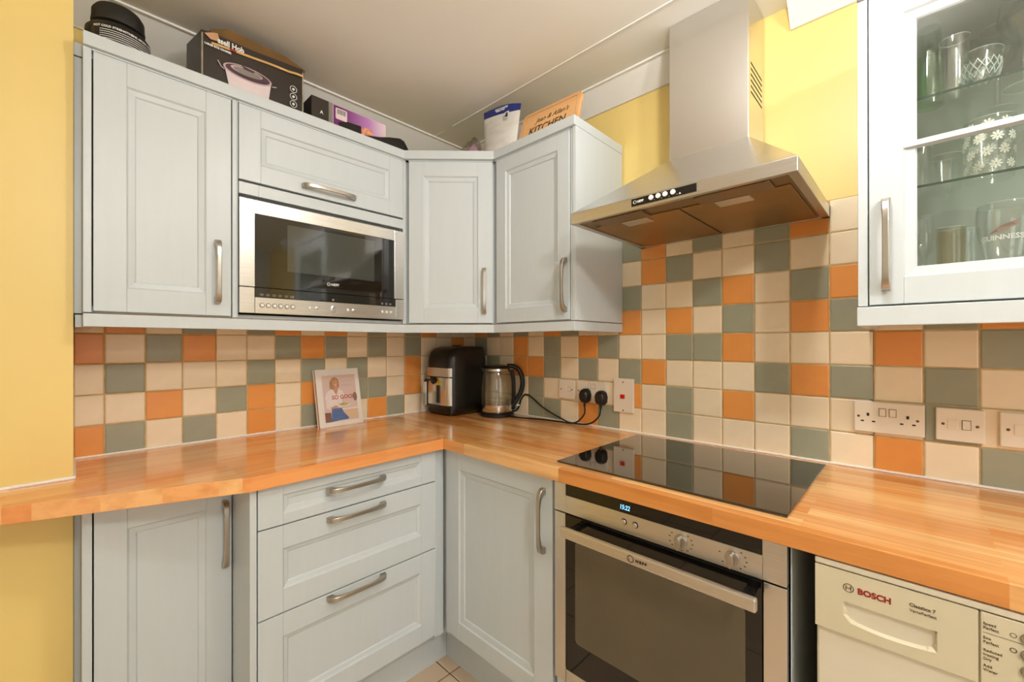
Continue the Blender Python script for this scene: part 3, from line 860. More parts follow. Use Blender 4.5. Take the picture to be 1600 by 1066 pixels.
glass_thing('highball_glass', 'clear highball glass between the amber glass and the pint glass', 1.965, -0.165, S0, [(0.0,0),(0.024,0),(0.025,0.004),(0.0265,0.155)], [(0.0,0.009),(0.023,0.010),(0.0252,0.155)])
wineglass('slim champagne flute at the left end of the bottom shelf', 1.898, -0.205, S0, 0.19, 0.021)
glass_thing('pint_glass', 'plain clear pint glass at the right of the bottom shelf', 2.105, -0.21, S0, [(0.0,0),(0.028,0),(0.030,0.004),(0.040,0.15)], [(0.0,0.010),(0.027,0.012),(0.0385,0.15)])

# ------------------------------------------------------------------ cooker hood
hd = Thing('cooker_hood', 'brushed steel chimney cooker hood above the hob', 'hood', (1.4, 0, 1.641), 'R')
H0, H1, HF, HZ, HT = 1.101, 1.701, -0.481, 1.641, 1.6745
K0, K1, KF, KZ = 1.2865, 1.529, -0.18, 1.879
rim = MB().box(H0, H1, HF, HF+0.014, HZ, HT).box(H0, H0+0.02, HF+0.014, -0.006, HZ, HT).box(H1-0.02, H1, HF+0.014, -0.006, HZ, HT).box(H0, H1, -0.022, -0.006, HZ, HT)
hd.part('rim', rim, 'steel_x', bevel=0.0012)
can = MB()
a = [(H0,HF,HT),(H1,HF,HT),(H1,-0.006,HT),(H0,-0.006,HT)]
b = [(K0,KF,KZ),(K1,KF,KZ),(K1,-0.006,KZ+0.0),(K0,-0.006,KZ+0.0)]
can.add(a+b, [(0,1,5,4),(1,2,6,5),(2,3,7,6),(3,0,4,7),(4,5,6,7)])
hd.part('canopy', can, 'steel_x')
ch = MB().box(K0+0.0015, K1-0.0015, KF+0.0015, -0.006, KZ-0.01, CEIL-0.001)
cho = hd.part('chimney', ch, 'steel_z', bevel=0.0015)
sl = MB()
for k in range(6):
    z_ = 2.115-k*0.0175
    sl.add([(K1-0.0013, -0.155, z_), (K1-0.0013, -0.030, z_), (K1-0.0013, -0.030, z_-0.0055), (K1-0.0013, -0.155, z_-0.0055)], [(0,1,2,3)])
hd.part('vent_slots', sl, 'dark_gap', parent=cho)
un = MB().box(H0+0.02, H1-0.02, HF+0.014, -0.022, HZ+0.004, HZ+0.012)
hd.part('underside', un, 'hood_under')
for k, (f0, f1) in enumerate(((1.135, 1.407), (1.413, 1.672))):
    fo = hd.part('grease_filter', MB().box(f0, f1, -0.392, -0.034, HZ-0.0005, HZ+0.004), 'filter', bevel=0.0015)
    fc = (f0+f1)/2
    hl = MB().box(fc-0.042, fc+0.042, -0.392, -0.345, HZ-0.004, HZ-0.0004)
    hd.part('latch', hl, 'steel_x', parent=fo, bevel=0.002)
for (l0, l1) in ((1.165, 1.327), (1.470, 1.642)):
    lt = MB().box(l0, l1, -0.458, -0.398, HZ-0.003, HZ+0.004)
    hd.part('lamp_cover', lt, 'hood_under', bevel=0.0025)
cpn = hd.part('control_panel', MB().box(1.310, 1.488, HF-0.0022, HF+0.003, 1.6495, 1.6705), 'black', bevel=0.0006)
for u in (1.3685, 1.3885, 1.4075, 1.4285):
    hd.part('button', MB().disc_v(u, 1.6615, 0.0068, HF-0.006, HF-0.001, 18, 0.001), 'white_print', parent=cpn, smooth=True)
hd.text('NEFF', 0.0088, 1.327, HF-0.0026, 1.6570, 'white_print', parent=cpn, bold=0.0003, sx=1.0)
hd.part('badge', MB().tube([(1.3205+0.0044*math.cos(a), HF-0.0026, 1.6600+0.0044*math.sin(a)) for a in [2*PI*k/14 for k in range(14)]], 0.0006, 4, closed=True)
        .tube([(1.3183, HF-0.0026, 1.657), (1.3183, HF-0.0026, 1.663), (1.3227, HF-0.0026, 1.657), (1.3227, HF-0.0026, 1.663)], 0.0005, 4), 'white_print', parent=cpn)
mk = MB()
for u, z_ in ((1.378, 1.6535), (1.398, 1.6535), (1.398, 1.6680), (1.418, 1.6535), (1.439, 1.6535)): mk.box(u-0.0007, u+0.0007, HF-0.0027, HF-0.002, z_-0.0007, z_+0.0007)
mk.prism([(1.4435, 1.6525), (1.4495, 1.6525), (1.4465, 1.6575)], 'v', HF-0.0027, HF-0.002)
hd.part('markings', mk, 'white_print', parent=cpn)

# ------------------------------------------------------------------ worktops
TH = 0.0395
wl = Thing('worktop', 'orange-brown beech block worktop under the microwave run, narrowing at the left', 'worktop', (-1.1, -0.3, WT-TH))
P = [(-2.3, -0.2155), (-1.235, -0.6055), (-0.603, -0.6055), (-0.575, -0.5775), (-0.575, -0.0045), (PX+0.006, -0.0045), (PX+0.006, PY-0.001), (-2.3, PY-0.001)]
P = [(-1.99, -0.328), (-1.235, -0.6055), (-0.6035, -0.6055), (-0.5755, -0.5775), (-0.5755, -0.0055), (PX+0.003, -0.0055), (PX+0.003, PY-0.0005), (-1.99, PY-0.0005)]
top = wl.part('top', MB().prism(P, 'z', WT-TH, WT), 'wood_left', bevel=0.0018)
wr = Thing('worktop', 'orange-brown beech block worktop holding the hob, running right from the corner', 'worktop', (1.3, -0.3, WT-TH), 'R')
# R frame u=-y, v=x
P = [(0.0055, -0.575), (0.5775, -0.575), (0.6055, -0.603), (2.6, -0.603), (2.6, -0.0055), (0.0055, -0.0055)]
wr.part('top', MB().prism(P, 'z', WT-TH, WT), 'wood_x', bevel=0.0018)

# ------------------------------------------------------------------ base cabinets, left run
VB = -0.58
ZC = WT-TH-0.001
# shallow cabinet at the far left
b1 = Thing('base_cabinet', 'shallow pale grey base cabinet at the left end, next to the yellow wall', 'cabinet', (-1.39, -0.2, 0.0))
YD = -0.408
mb = MB().box(-1.5515, -1.5335, YD, -0.01, 0.0, ZC).box(-1.5335, -1.236, YD+0.02, -0.01, 0.12, 0.14).box(-1.5335, -1.236, YD+0.03, -0.01, ZC-0.018, ZC)
mb.box(-1.5335, -1.236, -0.03, -0.01, 0.12, ZC).box(-1.5335, -1.236, YD+0.05, YD+0.065, 0.0, 0.12)
b1.part('carcass', mb, 'paint', bevel=0.0012)
d = make_door(b1, 'door', -1.5305, -1.2375, 0.14, ZC-0.004, YD, st=0.062, rail=0.078)
handle(b1, d, -1.2555, 0.706, 0.198, YD)
b1.part('filler_strip', MB().box(PX+0.001, -1.552, -0.262, -0.01, 0.0, ZC), 'paint')

# drawer unit
b2 = Thing('drawer_cabinet', 'pale grey base unit with three drawers below the beech worktop corner', 'cabinet', (-0.92, -0.3, 0.0))
mb = MB().box(-1.2345, -1.2175, VB-0.001, -0.01, 0.0, ZC)
mb.box(-1.2175, -0.618, -0.558, -0.01, 0.15, ZC)
b2.part('carcass', mb, 'paint', bevel=0.0012)
DR = ((0.7515, 0.866, 0.752), (0.5005, 0.7475, 0), (0.172, 0.4965, 0))
for (z0, z1, _), hz in zip(DR, (0.8165, 0.727, 0.4845)):
    dd = make_door(b2, 'drawer', -1.2145, -0.6205, z0, z1, VB, st=0.064, rail=(0.030 if z1 > 0.8 else 0.066), mould=0.017)
    handle(b2, dd, -0.930, hz, 0.197, VB, 'u')
b2.part('plinth', MB().box(-1.2175, -0.512, -0.502, -0.486, 0.0, 0.150), 'paint')
b2.part('corner_post', MB().box(-0.6175, -0.575, -0.566, -0.552, 0.150, ZC), 'paint', bevel=0.001)

# corner door unit on the right run
b3 = Thing('base_cabinet', 'pale grey single-door base cabinet between the drawers and the oven', 'cabinet', (0.85, -0.3, 0.0), 'R')
mb = MB().box(0.596, 1.1085, -0.558, -0.01, 0.15, ZC)
b3.part('carcass', mb, 'paint', bevel=0.0012)
d = make_door(b3, 'door', 0.5915, 1.1055, 0.174, 0.8635, VB, st=0.0745, rail=0.062, mould=0.024)
handle(b3, d, 1.0725, 0.733, 0.198, VB)
b3.part('plinth', MB().box(0.503, 1.1115, -0.512, -0.496, 0.0, 0.150), 'paint')
b3.part('corner_post', MB().box(0.553, 0.5895, -0.566, -0.552, 0.150, ZC), 'paint', bevel=0.001)

# ------------------------------------------------------------------ oven housing and oven
b4 = Thing('oven_housing', 'pale grey base housing around the built-in oven', 'cabinet', (1.41, -0.3, 0.0), 'R')
mb = MB().box(1.1135, 1.1195, -0.565, -0.01, 0.0, ZC).box(1.7030, 1.7055, -0.572, -0.01, 0.0, ZC).box(1.1195, 1.7035, -0.56, -0.01, 0.12, 0.28)
b4.part('carcass', mb, 'paint', bevel=0.001)
b4.part('drawer_front', MB().box(1.1215, 1.7005, VB, -0.561, 0.150, 0.2885), 'paint', bevel=0.0015)
VO = -0.590
ov = Thing('oven', 'built-in steel and black glass oven under the hob, clock showing 15:22', 'oven', (1.41, -0.3, 0.296), 'R')
ov.part('body', MB().box(1.1225, 1.6985, VO+0.022, -0.05, 0.296, 0.866), 'dark_gap')
cpn = ov.part('control_panel', MB().box(1.1205, 1.1605, VO, VO+0.02, 0.7835, 0.8655).box(1.1608, 1.6572, VO, VO+0.02, 0.7835, 0.8330).box(1.6575, 1.7005, VO, VO+0.02, 0.7835, 0.8655), 'steel_x', bevel=0.0008)
ov.part('display', MB().box(1.1610, 1.6570, VO+0.0005, VO+0.018, 0.8334, 0.8655), 'black_glass', parent=cpn)
ov.text('15:22', 0.0165, 1.3325, VO-0.0006, 0.8425, 'blue_led', parent=cpn, shear=0.15, bold=0.0, sx=0.80, name='clock_digits')
for u in (1.3455, 1.3765):
    ov.part('button', MB().disc_v(u, 0.8115, 0.0062, VO-0.005, VO+0.001, 18, 0.0012), 'chrome', parent=cpn, smooth=True)
    ov.part('button_ring', MB().tube([(u+0.0072*math.cos(a), VO-0.0004, 0.8115+0.0072*math.sin(a)) for a in [2*PI*k/20 for k in range(20)]], 0.0009, 4, closed=True), 'dark_print', parent=cpn)
for u in (1.4905, 1.6015):
    kb = MB().disc_v(u, 0.8085, 0.0150, VO-0.006, VO+0.001, 24, 0.001)
    kb.prism([(u+0.0068*math.cos(2*PI*k/18), 0.8085+0.0155*math.sin(2*PI*k/18)) for k in range(18)], 'v', VO-0.022, VO-0.005)
    ov.part('knob', kb, 'nickel', parent=cpn, bevel=0.0012, smooth=True)
    ik = MB()
    for a_ in (-2.4, -2.8, 2.9, 2.45, 0.9, 0.45, 0.0, -0.5, -0.95, -1.5):
        if u > 1.55 and a_ in (2.45, -2.8, -1.5): continue
        q = (u+0.027*math.cos(a_), 0.8085+0.021*math.sin(a_))
        ik.box(q[0]-0.0019, q[0]+0.0019, VO-0.0004, VO+0.001, q[1]-0.0012, q[1]+0.0012)
    ov.part('markings', ik, 'brown_print', parent=cpn)
for a_, b_ in ((1.1205, 1.1590), (1.6590, 1.7005)): ov.part('side_frame', MB().box(a_, b_, VO+0.001, VO+0.02, 0.2965, 0.7795), 'steel_z', bevel=0.0012)
dr = ov.part('door', MB().box(1.1612, 1.6570, VO, VO+0.02, 0.3375, 0.7790), 'black_glass', bevel=0.001)
ov.part('door_recess', MB().box(1.1612, 1.6570, VO+0.004, VO+0.021, 0.7792, 0.7830), 'dark_gap', parent=dr)
def rrect(u0, u1, z0, z1, r, n=5):
    out = []
    for (cu_, cz_, a0) in ((u1-r, z1-r, 0), (u0+r, z1-r, PI/2), (u0+r, z0+r, PI), (u1-r, z0+r, 1.5*PI)):
        for k in range(n+1):
            a_ = a0+PI/2*k/n
            out.append((cu_+r*math.cos(a_), cz_+r*math.sin(a_)))
    return out
ov.part('door_window', MB().prism(rrect(1.1940, 1.6260, 0.426, 0.712, 0.012), 'v', VO-0.0006, VO+0.001), 'oven_window', parent=dr)
ov.part('bottom_strip', MB().box(1.1612, 1.6570, VO, VO+0.02, 0.2965, 0.3365), 'steel_x', parent=dr, bevel=0.001)
hb = MB().prism([(1.1800, -0.645), (1.1800, -0.628), (1.6580, -0.628), (1.6580, -0.645)], 'z', 0.7455, 0.7720)
hbm = MB().box(1.1800, 1.6600, -0.648, -0.634, 0.7400, 0.7680)
ho = ov.part('handle', hbm, 'steel_x', parent=dr, bevel=0.004, smooth=False, label='steel bar handle')
for a_ in (1.196, 1.628): ov.part('handle_post', MB().box(a_, a_+0.016, -0.634, VO, 0.7475, 0.7605), 'black', parent=dr)
ov.text('NEFF', 0.0085, 1.407, -0.6484, 0.7515, 'dark_print', parent=dr, bold=0.0004, sx=1.2, space=1.35)
ov.part('badge', MB().tube([(1.394+0.0078*math.cos(a), -0.6484, 0.7545+0.0078*math.sin(a)) for a in [2*PI*k/16 for k in range(16)]], 0.001, 4, closed=True)
        .tube([(1.3905, -0.6484, 0.750), (1.3905, -0.6484, 0.759), (1.3975, -0.6484, 0.750), (1.3975, -0.6484, 0.759)], 0.0009, 4), 'dark_print', parent=dr)

# ------------------------------------------------------------------ hob
hob = Thing('hob', 'black glass induction hob set in the beech worktop below the hood', 'hob', (1.4, -0.3, WT), 'R')
hob.part('glass_plate', MB().box(1.1040, 1.6955, -0.5570, -0.0520, WT+0.0006, WT+0.0052), 'hob_glass', bevel=0.0012)
mk = MB()
for k in range(9): mk.box(1.372+k*0.0052, 1.3745+k*0.0052, -0.3350, -0.3330, WT+0.0052, WT+0.00535)
mk.box(1.5150, 1.5260, -0.1480, -0.1462, WT+0.0052, WT+0.00535)
hob.part('markings', mk, 'silver_card')

# ------------------------------------------------------------------ washing machine
wm = Thing('washing_machine', 'cream-white front-loading washing machine at the right under the worktop', 'washing machine', (2.05, -0.3, 0.0), 'R')
VW = -0.600
wm.part('body', MB().box(1.749, 2.345, VW+0.006, -0.03, 0.012, 0.852), 'washer', bevel=0.004)
wm.part('lid', MB().box(1.747, 2.347, VW, -0.03, 0.8565, 0.8675), 'washer', bevel=0.002)
# drawer face with a bowed bottom edge and recessed grip
u0, u1, zt, zb = 1.7475, 1.9535, 0.8545, 0.742
g0, g1, gt, gb = 1.789, 1.909, 0.8000, 0.7660
N = 12
mb = MB()
vs = []; fs = []
def bot(u): return zb-0.002+0.004*((u-u0)/(u1-u0))
cols = [u0, g0] + [g0+(g1-g0)*k/N for k in range(1, N)] + [g1, u1]
for u in cols:
    ins = g0 <= u <= g1
    tt = (u-g0)/(g1-g0) if ins else 0
    gbb = gb-0.006*math.sin(PI*tt) if ins else gb
    for z_, dv in ((zt, 0), (gt, 0), (gbb, 0), (bot(u), 0)): vs.append((u, VW, z_))
nc = len(cols)
for i in range(nc-1):
    for k in range(3):
        if k == 1 and 1 <= i < nc-2: continue
        fs.append((i*4+k, i*4+k+1, (i+1)*4+k+1, (i+1)*4+k))
base_n = len(vs)
# back rim of face (thickness)
per = [(u0, zt), (u1, zt), (u1, bot(u1)), (u0, bot(u0))]
mb.add(vs, fs)
for (a_, b_) in ((0,1),(1,2),(2,3),(3,0)):
    p, q = per[a_], per[b_]
    mb.add([(p[0],VW,p[1]),(q[0],VW,q[1]),(q[0],VW+0.012,q[1]),(p[0],VW+0.012,p[1])], [(0,1,2,3)])
# scoop
sv = []; sf = []
for i in range(N+1):
    t_ = i/N; u = g0+(g1-g0)*t_
    e = min(1, min(t_, 1-t_)*8)
    gbb = gb-0.006*math.sin(PI*t_)
    for z_, dp in ((gt, 0), (gt+0.001, 0.036*e), (gt-0.010, 0.038*e), (gbb+0.010, 0.016*e), (gbb, 0)):
        sv.append((u, VW+dp, z_))
for i in range(N):
    for k in range(4): sf.append((i*5+k, i*5+k+1, (i+1)*5+k+1, (i+1)*5+k))
mb.add(sv, sf)
dw = wm.part('detergent_drawer', mb, 'washer_panel')
wm.text('BOSCH', 0.0140, 1.8090, VW-0.0003, 0.8215, 'red_print', parent=dw, bold=0.0005, sx=0.98)
bd = MB().tube([(1.7965+0.0072*math.cos(a), VW-0.0002, 0.8265+0.0072*math.sin(a)) for a in [2*PI*k/18 for k in range(18)]], 0.0007, 4, closed=True)
bd.box(1.7925, 1.7938, VW-0.0006, VW, 0.8225, 0.8305).box(1.7992, 1.8005, VW-0.0006, VW, 0.8225, 0.8305).box(1.7925, 1.8005, VW-0.0006, VW, 0.8259, 0.8271)
wm.part('badge', bd, 'brown_print', parent=dw)
wm.text('Classixx 7', 0.0078, 1.8760, VW-0.0003, 0.8290, 'brown_print', parent=dw, bold=0.0001, sx=0.98)
wm.text('VarioPerfect', 0.0064, 1.8765, VW-0.0003, 0.8205, 'brown_print', parent=dw, sx=0.98)
fa = wm.part('control_fascia', MB().box(1.9560, 2.3450, VW, VW+0.012, 0.735, 0.8545), 'washer_panel', bevel=0.001)
for z_ in (0.833, 0.809, 0.785, 0.761):
    bb = wm.part('button', MB().disc_v(2.0035, z_, 0.0085, VW-0.0035, VW+0.001, 22, 0.001), 'grey_plastic', parent=fa, smooth=True)
wm.part('button_slots', MB().box(1.999, 2.008, VW-0.0042, VW-0.003, 0.8395, 0.8412).box(1.999, 2.008, VW-0.0042, VW-0.003, 0.8155, 0.8172).box(1.999, 2.008, VW-0.0042, VW-0.003, 0.7915, 0.7932).box(1.999, 2.008, VW-0.0042, VW-0.003, 0.7675, 0.7692), 'dark_gap', parent=fa)
for s_, z_ in (('Speed', 0.8365), ('Perfect', 0.8300), ('Eco', 0.8150), ('Perfect', 0.8085), ('Reduced', 0.7960), ('Ironing', 0.7895), ('Dry', 0.7830), ('Add', 0.7725), ('Water', 0.7660)):
    wm.text(s_, 0.0058, 1.9585, VW-0.0003, z_, 'brown_print', parent=fa, sx=0.95)
wm.part('fascia_marks', MB().box(1.9585, 2.012, VW-0.0003, VW+0.0004, 0.8240, 0.8246)
        .tube([(1.9885+0.0032*math.cos(a), VW-0.0002, 0.833+0.0032*math.sin(a)) for a in [2*PI*k/10 for k in range(10)]], 0.0004, 4, closed=True)
        .tube([(1.9885+0.0032*math.cos(a), VW-0.0002, 0.811+0.0032*math.sin(a)) for a in [2*PI*k/10 for k in range(10)]], 0.0006, 4, closed=True), 'brown_print', parent=fa)

# ------------------------------------------------------------------ sockets and switches
VS = -0.0185
def plate(name, label, u0, u1, z0, z1, cat='socket', group=None):
    T = Thing(name, label, cat, ((u0+u1)/2, -0.006, z0), 'R', 'white switch and socket plates')
    T.part('plate', MB().box(u0, u1, VS, -0.0055, z0, z1), 'white_plastic', bevel=0.0025)
    return T
def screws(T, pts):
    for u, z in pts: T.part('screw', MB().disc_v(u, z, 0.0033, VS-0.0008, VS+0.001, 12, 0.0005), 'brass_screw', smooth=True)
def rocker(T, u, z, w=0.011, h=0.019):
    T.part('rocker', MB().box(u-w/2, u+w/2, VS-0.0035, VS+0.001, z-h/2, z+h/2), 'white_plastic', bevel=0.0012)
    T.part('rocker_surround', MB().ring(u-w/2-0.0012, u+w/2+0.0012, z-h/2-0.0012, z+h/2+0.0012, 0, VS-0.0002, 0.0012, VS-0.0002), 'brown_print')
def pins(T, u, z):
    mb = MB().box(u-0.0028, u+0.0028, VS-0.0003, VS+0.0005, z+0.008, z+0.0165).box(u-0.0155, u-0.0085, VS-0.0003, VS+0.0005, z-0.0085, z-0.0045).box(u+0.0085, u+0.0155, VS-0.0003, VS+0.0005, z-0.0085, z-0.0045)
    T.part('pin_holes', mb, 'dark_print')
T = plate('fused_switch', 'small white fused switch plate left of the two black plugs', 0.699, 0.785, 1.018, 1.103, 'switch')
screws(T, ((0.712, 1.060), (0.772, 1.060))); rocker(T, 0.757, 1.061)
T.part('fuse_cover', MB().box(0.726, 0.744, VS-0.0012, VS+0.001, 1.050, 1.073), 'white_plastic', bevel=0.001)
T = plate('double_socket', 'white double socket with two black plugs in it, left of the red switch', 0.800, 0.948, 1.018, 1.103)
screws(T, ((0.808, 1.060), (0.940, 1.060))); rocker(T, 0.864, 1.083); rocker(T, 0.886, 1.083)
T = plate('cooker_switch', 'tall white cooker switch plate with a red rocker', 0.981, 1.070, 0.987, 1.125, 'switch')
screws(T, ((1.0255, 1.110), (1.0255, 0.9955)))
T.part('rocker', MB().box(1.0140, 1.0330, VS-0.005, VS+0.001, 1.043, 1.060), 'red', bevel=0.0015, label='red rocker')
T = plate('double_socket', 'empty white double socket under the glazed cabinet', 1.756, 1.901, 1.018, 1.103)
screws(T, ((1.766, 1.061), (1.887, 1.060))); rocker(T, 1.817, 1.0755, 0.013, 0.020); rocker(T, 1.838, 1.0755, 0.013, 0.020); pins(T, 1.7865, 1.055); pins(T, 1.868, 1.055)
T = plate('fused_switch', 'white fused switch plate just right of the empty double socket', 1.921, 2.0065, 1.018, 1.101, 'switch')
screws(T, ((1.934, 1.0605), (1.9935, 1.0595))); rocker(T, 1.975, 1.061, 0.014, 0.022)
T.part('fuse_cover', MB().box(1.942, 1.961, VS-0.0012, VS+0.001, 1.048, 1.074), 'white_plastic', bevel=0.001)
T = plate('fused_switch', 'white switch plate cut off at the right edge of the photo', 2.030, 2.116, 1.018, 1.101, 'switch')
screws(T, ((2.043, 1.060), (2.103, 1.060))); rocker(T, 2.084, 1.061, 0.014, 0.022)
T.part('fuse_cover', MB().box(2.052, 2.071, VS-0.0012, VS+0.001, 1.048, 1.074), 'white_plastic', bevel=0.001)

# plugs and cables
def plug(label, u, z, cable):
    T = Thing('plug', label, 'plug', (u, -0.02, z-0.03), 'R', 'black plugs in the double socket')
    prof = [(-0.024, -0.020), (-0.026, 0.004), (-0.020, 0.022), (-0.008, 0.029), (0.008, 0.029), (0.020, 0.022), (0.026, 0.004), (0.024, -0.020), (0.012, -0.032), (-0.012, -0.032)]
    vs = []; n = len(prof)
    for sc, v in ((1.0, VS-0.0002), (1.0, VS-0.014), (0.88, VS-0.026), (0.62, VS-0.033)):
        vs += [(u+p[0]*sc, v, z+p[1]*sc) for p in prof]
    fs = [(k*n+i, k*n+(i+1) % n, (k+1)*n+(i+1) % n, (k+1)*n+i) for k in range(3) for i in range(n)] + [tuple(3*n+i for i in range(n)), tuple(range(n))]
    T.part('casing', MB().add(vs, fs), 'black', bevel=0.002, smooth=True)
    T.part('strain_relief', MB().tube([(u, VS-0.015, z-0.028), (u, VS-0.016, z-0.048)], [0.0065, 0.0045], 10), 'black')
    return T
plug('black plug, the left one of the two in the double socket', 0.8500, 1.043, None)
plug('black plug, the right one of the two, nearer the red switch', 0.9300, 1.040, None)
cab = [(0.855, -0.0345, 0.996), (0.852, -0.036, 0.968), (0.838, -0.038, 0.945), (0.815, -0.040, 0.925), (0.78, -0.042, 0.9155), (0.72, -0.046, 0.9150), (0.62, -0.060, 0.9150), (0.53, -0.090, 0.9150), (0.474, -0.104, 0.9155)]
cab[0] = (0.850, -0.0345, 0.996)
solo('power_cable', MB().tube(catmull(cab, 8), 0.0035, 8), 'black', 'black lead lying on the worktop from the kettle base to the left plug', 'cable', (0.65, -0.05, 0.912), 'R', smooth=True)
cab = [(0.930, -0.0345, 0.993), (0.926, -0.038, 0.965), (0.905, -0.042, 0.940), (0.870, -0.040, 0.922), (0.82, -0.033, 0.9155), (0.76, -0.028, 0.9155), (0.715, -0.022, 0.925), (0.66, -0.019, 0.942), (0.60, -0.018, 0.966), (0.54, -0.016, 1.000), (0.505, -0.014, 1.015), (0.480, -0.013, 1.012), (0.456, -0.012, 0.985), (0.442, -0.0115, 0.950), (0.42, -0.0115, 0.928), (0.36, -0.0115, 0.922), (0.275, -0.014, 0.930), (0.235, -0.026, 0.94)]
solo('power_cable', MB().tube(catmull(cab, 8), 0.0035, 8), 'black', 'black lead rising behind the kettle from the right plug to the air fryer', 'cable', (0.65, -0.04, 0.912), 'R', smooth=True)

# ------------------------------------------------------------------ air fryer (world axes; front faces -x)
def rbox(x0, x1, y0, y1, z0, z1, r, n=5, top=None):
    """rounded vertical box as list of (x,y)"""
    out = []
    for (cx_, cy_, a0) in ((x1-r, y1-r, 0), (x0+r, y1-r, PI/2), (x0+r, y0+r, PI), (x1-r, y0+r, 1.5*PI)):
        for k in range(n+1):
            a_ = a0+PI/2*k/n
            out.append((cx_+r*math.cos(a_), cy_+r*math.sin(a_)))
    return out
af = Thing('air_fryer', 'black air fryer with a steel drawer front in the tiled corner', 'air fryer', (-0.17, -0.14, WT))
X0, X1, Y0, Y1 = -0.300, -0.045, -0.258, -0.040
secs = [(0.004, 0.012, 0), (0.012, 0.0, 0), (0.045, -0.000, 0), (0.24, 0.001, 0.0), (0.285, 0.002, 0.002), (0.315, 0.003, 0.012), (0.332, 0.006, 0.030), (0.341, 0.012, 0.058), (0.343, 0.02, 0.085)]
vs = []; rings = []
for z_, ins, fr_ in secs:
    pp = rbox(X0+ins+fr_, X1-ins, Y0+ins, Y1-ins, 0, 0, 0.045-min(ins, 0.02)*0.5, 6)
    rings.append(len(pp)); vs += [(x, y, WT+z_) for x, y in pp]
n = rings[0]
fs = [(k*n+i, k*n+(i+1) % n, (k+1)*n+(i+1) % n, (k+1)*n+i) for k in range(len(secs)-1) for i in range(n)] + [tuple(range(n)), tuple((len(secs)-1)*n+i for i in range(n))]
body = af.part('body', MB().add(vs, fs), 'fryer_body', smooth=True, angle=60)
af.part('lid_seam_vent', MB().box(-0.19, -0.15, -0.16, -0.13, WT+0.342, WT+0.350), 'black', bevel=0.003)
XF = X0-0.003
def fplate(z0, z1, y0, y1, x, th=0.006):
    """plate curving with the rounded front corner on the camera side"""
    pts = []
    r = 0.040
    ys_ = [y1] + [y0+r]
    out = [(x, y1), (x, y0+r*0.9)]
    for k in range(1, 5):
        a_ = PI+ (PI/2)*k/6
        out.append((x+r+r*math.cos(a_), y0+r+r*math.sin(a_)))
    inn = [(px_+th, py_+ (th*0.4 if i > 1 else 0)) for i, (px_, py_) in enumerate(out)]
    return MB().prism(out+inn[::-1], 'z', z0, z1)
dr = af.part('drawer', fplate(WT+0.052, WT+0.188, Y0+0.004, -0.066, XF), 'chrome', smooth=True, label='steel drawer front')
af.part('upper_band', fplate(WT+0.193, WT+0.236, Y0+0.004, -0.066, XF), 'steel_y', smooth=True)
af.part('seam', fplate(WT+0.187, WT+0.194, Y0+0.003, -0.066, XF+0.001), 'black')
mb = MB().prism([(-0.150, WT+0.188), (-0.096, WT+0.188), (-0.104, WT+0.160), (-0.123, WT+0.150), (-0.142, WT+0.160)], 'u', XF-0.002, XF+0.002)
af.part('handle_mount', mb, 'black', parent=dr)
hh = catmull([(XF-0.002, -0.123, WT+0.172), (XF-0.026, -0.120, WT+0.178), (XF-0.040, -0.118, WT+0.168), (XF-0.043, -0.118, WT+0.120), (XF-0.043, -0.118, WT+0.052)], 6)
vs = []; fs = []
for i, p in enumerate(hh):
    w_ = 0.016; q = hh[min(i+1, len(hh)-1)]-hh[max(i-1, 0)]; q.normalize(); nn_ = Vector((q.z, 0, -q.x))
    for sx_, sy_ in ((-1,-1),(-1,1),(1,1),(1,-1)): vs.append(p+nn_*0.005*sx_+Vector((0, w_*sy_, 0)))
for i in range(len(hh)-1):
    for k in range(4): fs.append((i*4+k, i*4+(k+1) % 4, (i+1)*4+(k+1) % 4, (i+1)*4+k))
m_ = (len(hh)-1)*4
fs += [(0,1,2,3), (m_, m_+1, m_+2, m_+3)]
hx = af.part('handle', MB().add(vs, fs), 'black', parent=dr, bevel=0.002)
af.part('handle_face', MB().box(XF-0.0505, XF-0.0475, -0.132, -0.104, WT+0.052, WT+0.168), 'chrome', parent=dr, bevel=0.001)
af.part('warning_sticker', MB().prism([(-0.190, WT+0.150), (-0.146, WT+0.150), (-0.168, WT+0.187)], 'u', XF-0.0012, XF+0.001), 'yellow_sticker', parent=dr)
af.part('warning_mark', MB().box(XF-0.0018, XF-0.001, -0.1700, -0.1660, WT+0.163, WT+0.176).box(XF-0.0018, XF-0.001, -0.1700, -0.1660, WT+0.155, WT+0.159), 'dark_print', parent=dr)

# ------------------------------------------------------------------ kettle
kx, ky = -0.104, -0.379
kt = Thing('kettle', 'glass kettle with a black handle and steel base ring, beside the air fryer', 'kettle', (kx, ky, WT), rotz=0)
kc = (kx, ky, WT)
kt.part('power_base', MB().lathe([(0.080, 0.0), (0.084, 0.004), (0.084, 0.014), (0.074, 0.022)], 36, kc), 'black', smooth=True)
kt.part('steel_band', MB().lathe([(0.073, 0.0225), (0.0755, 0.026), (0.0765, 0.058)], 36, kc), 'chrome', smooth=True)
kt.part('glass_body', MB().lathe([(0.0765, 0.0585), (0.0775, 0.09), (0.0765, 0.14), (0.073, 0.18), (0.068, 0.208), (0.064, 0.222)], 40, kc, cap=False), 'kettle_glass', smooth=True)
kt.part('water', MB().lathe([(0.074, 0.060), (0.0745, 0.083)], 36, kc), 'water', smooth=True)
kt.part('collar', MB().lathe([(0.0645, 0.221), (0.066, 0.224), (0.063, 0.236)], 36, kc, cap=False), 'chrome', smooth=True)
kt.part('lid', MB().lathe([(0.064, 0.234), (0.065, 0.238), (0.060, 0.248), (0.03, 0.253), (0.0, 0.254)], 36, kc), 'black', smooth=True)
rr_ = Vector((0.693, -0.721, 0)); up_ = Vector((0, 0, 1))
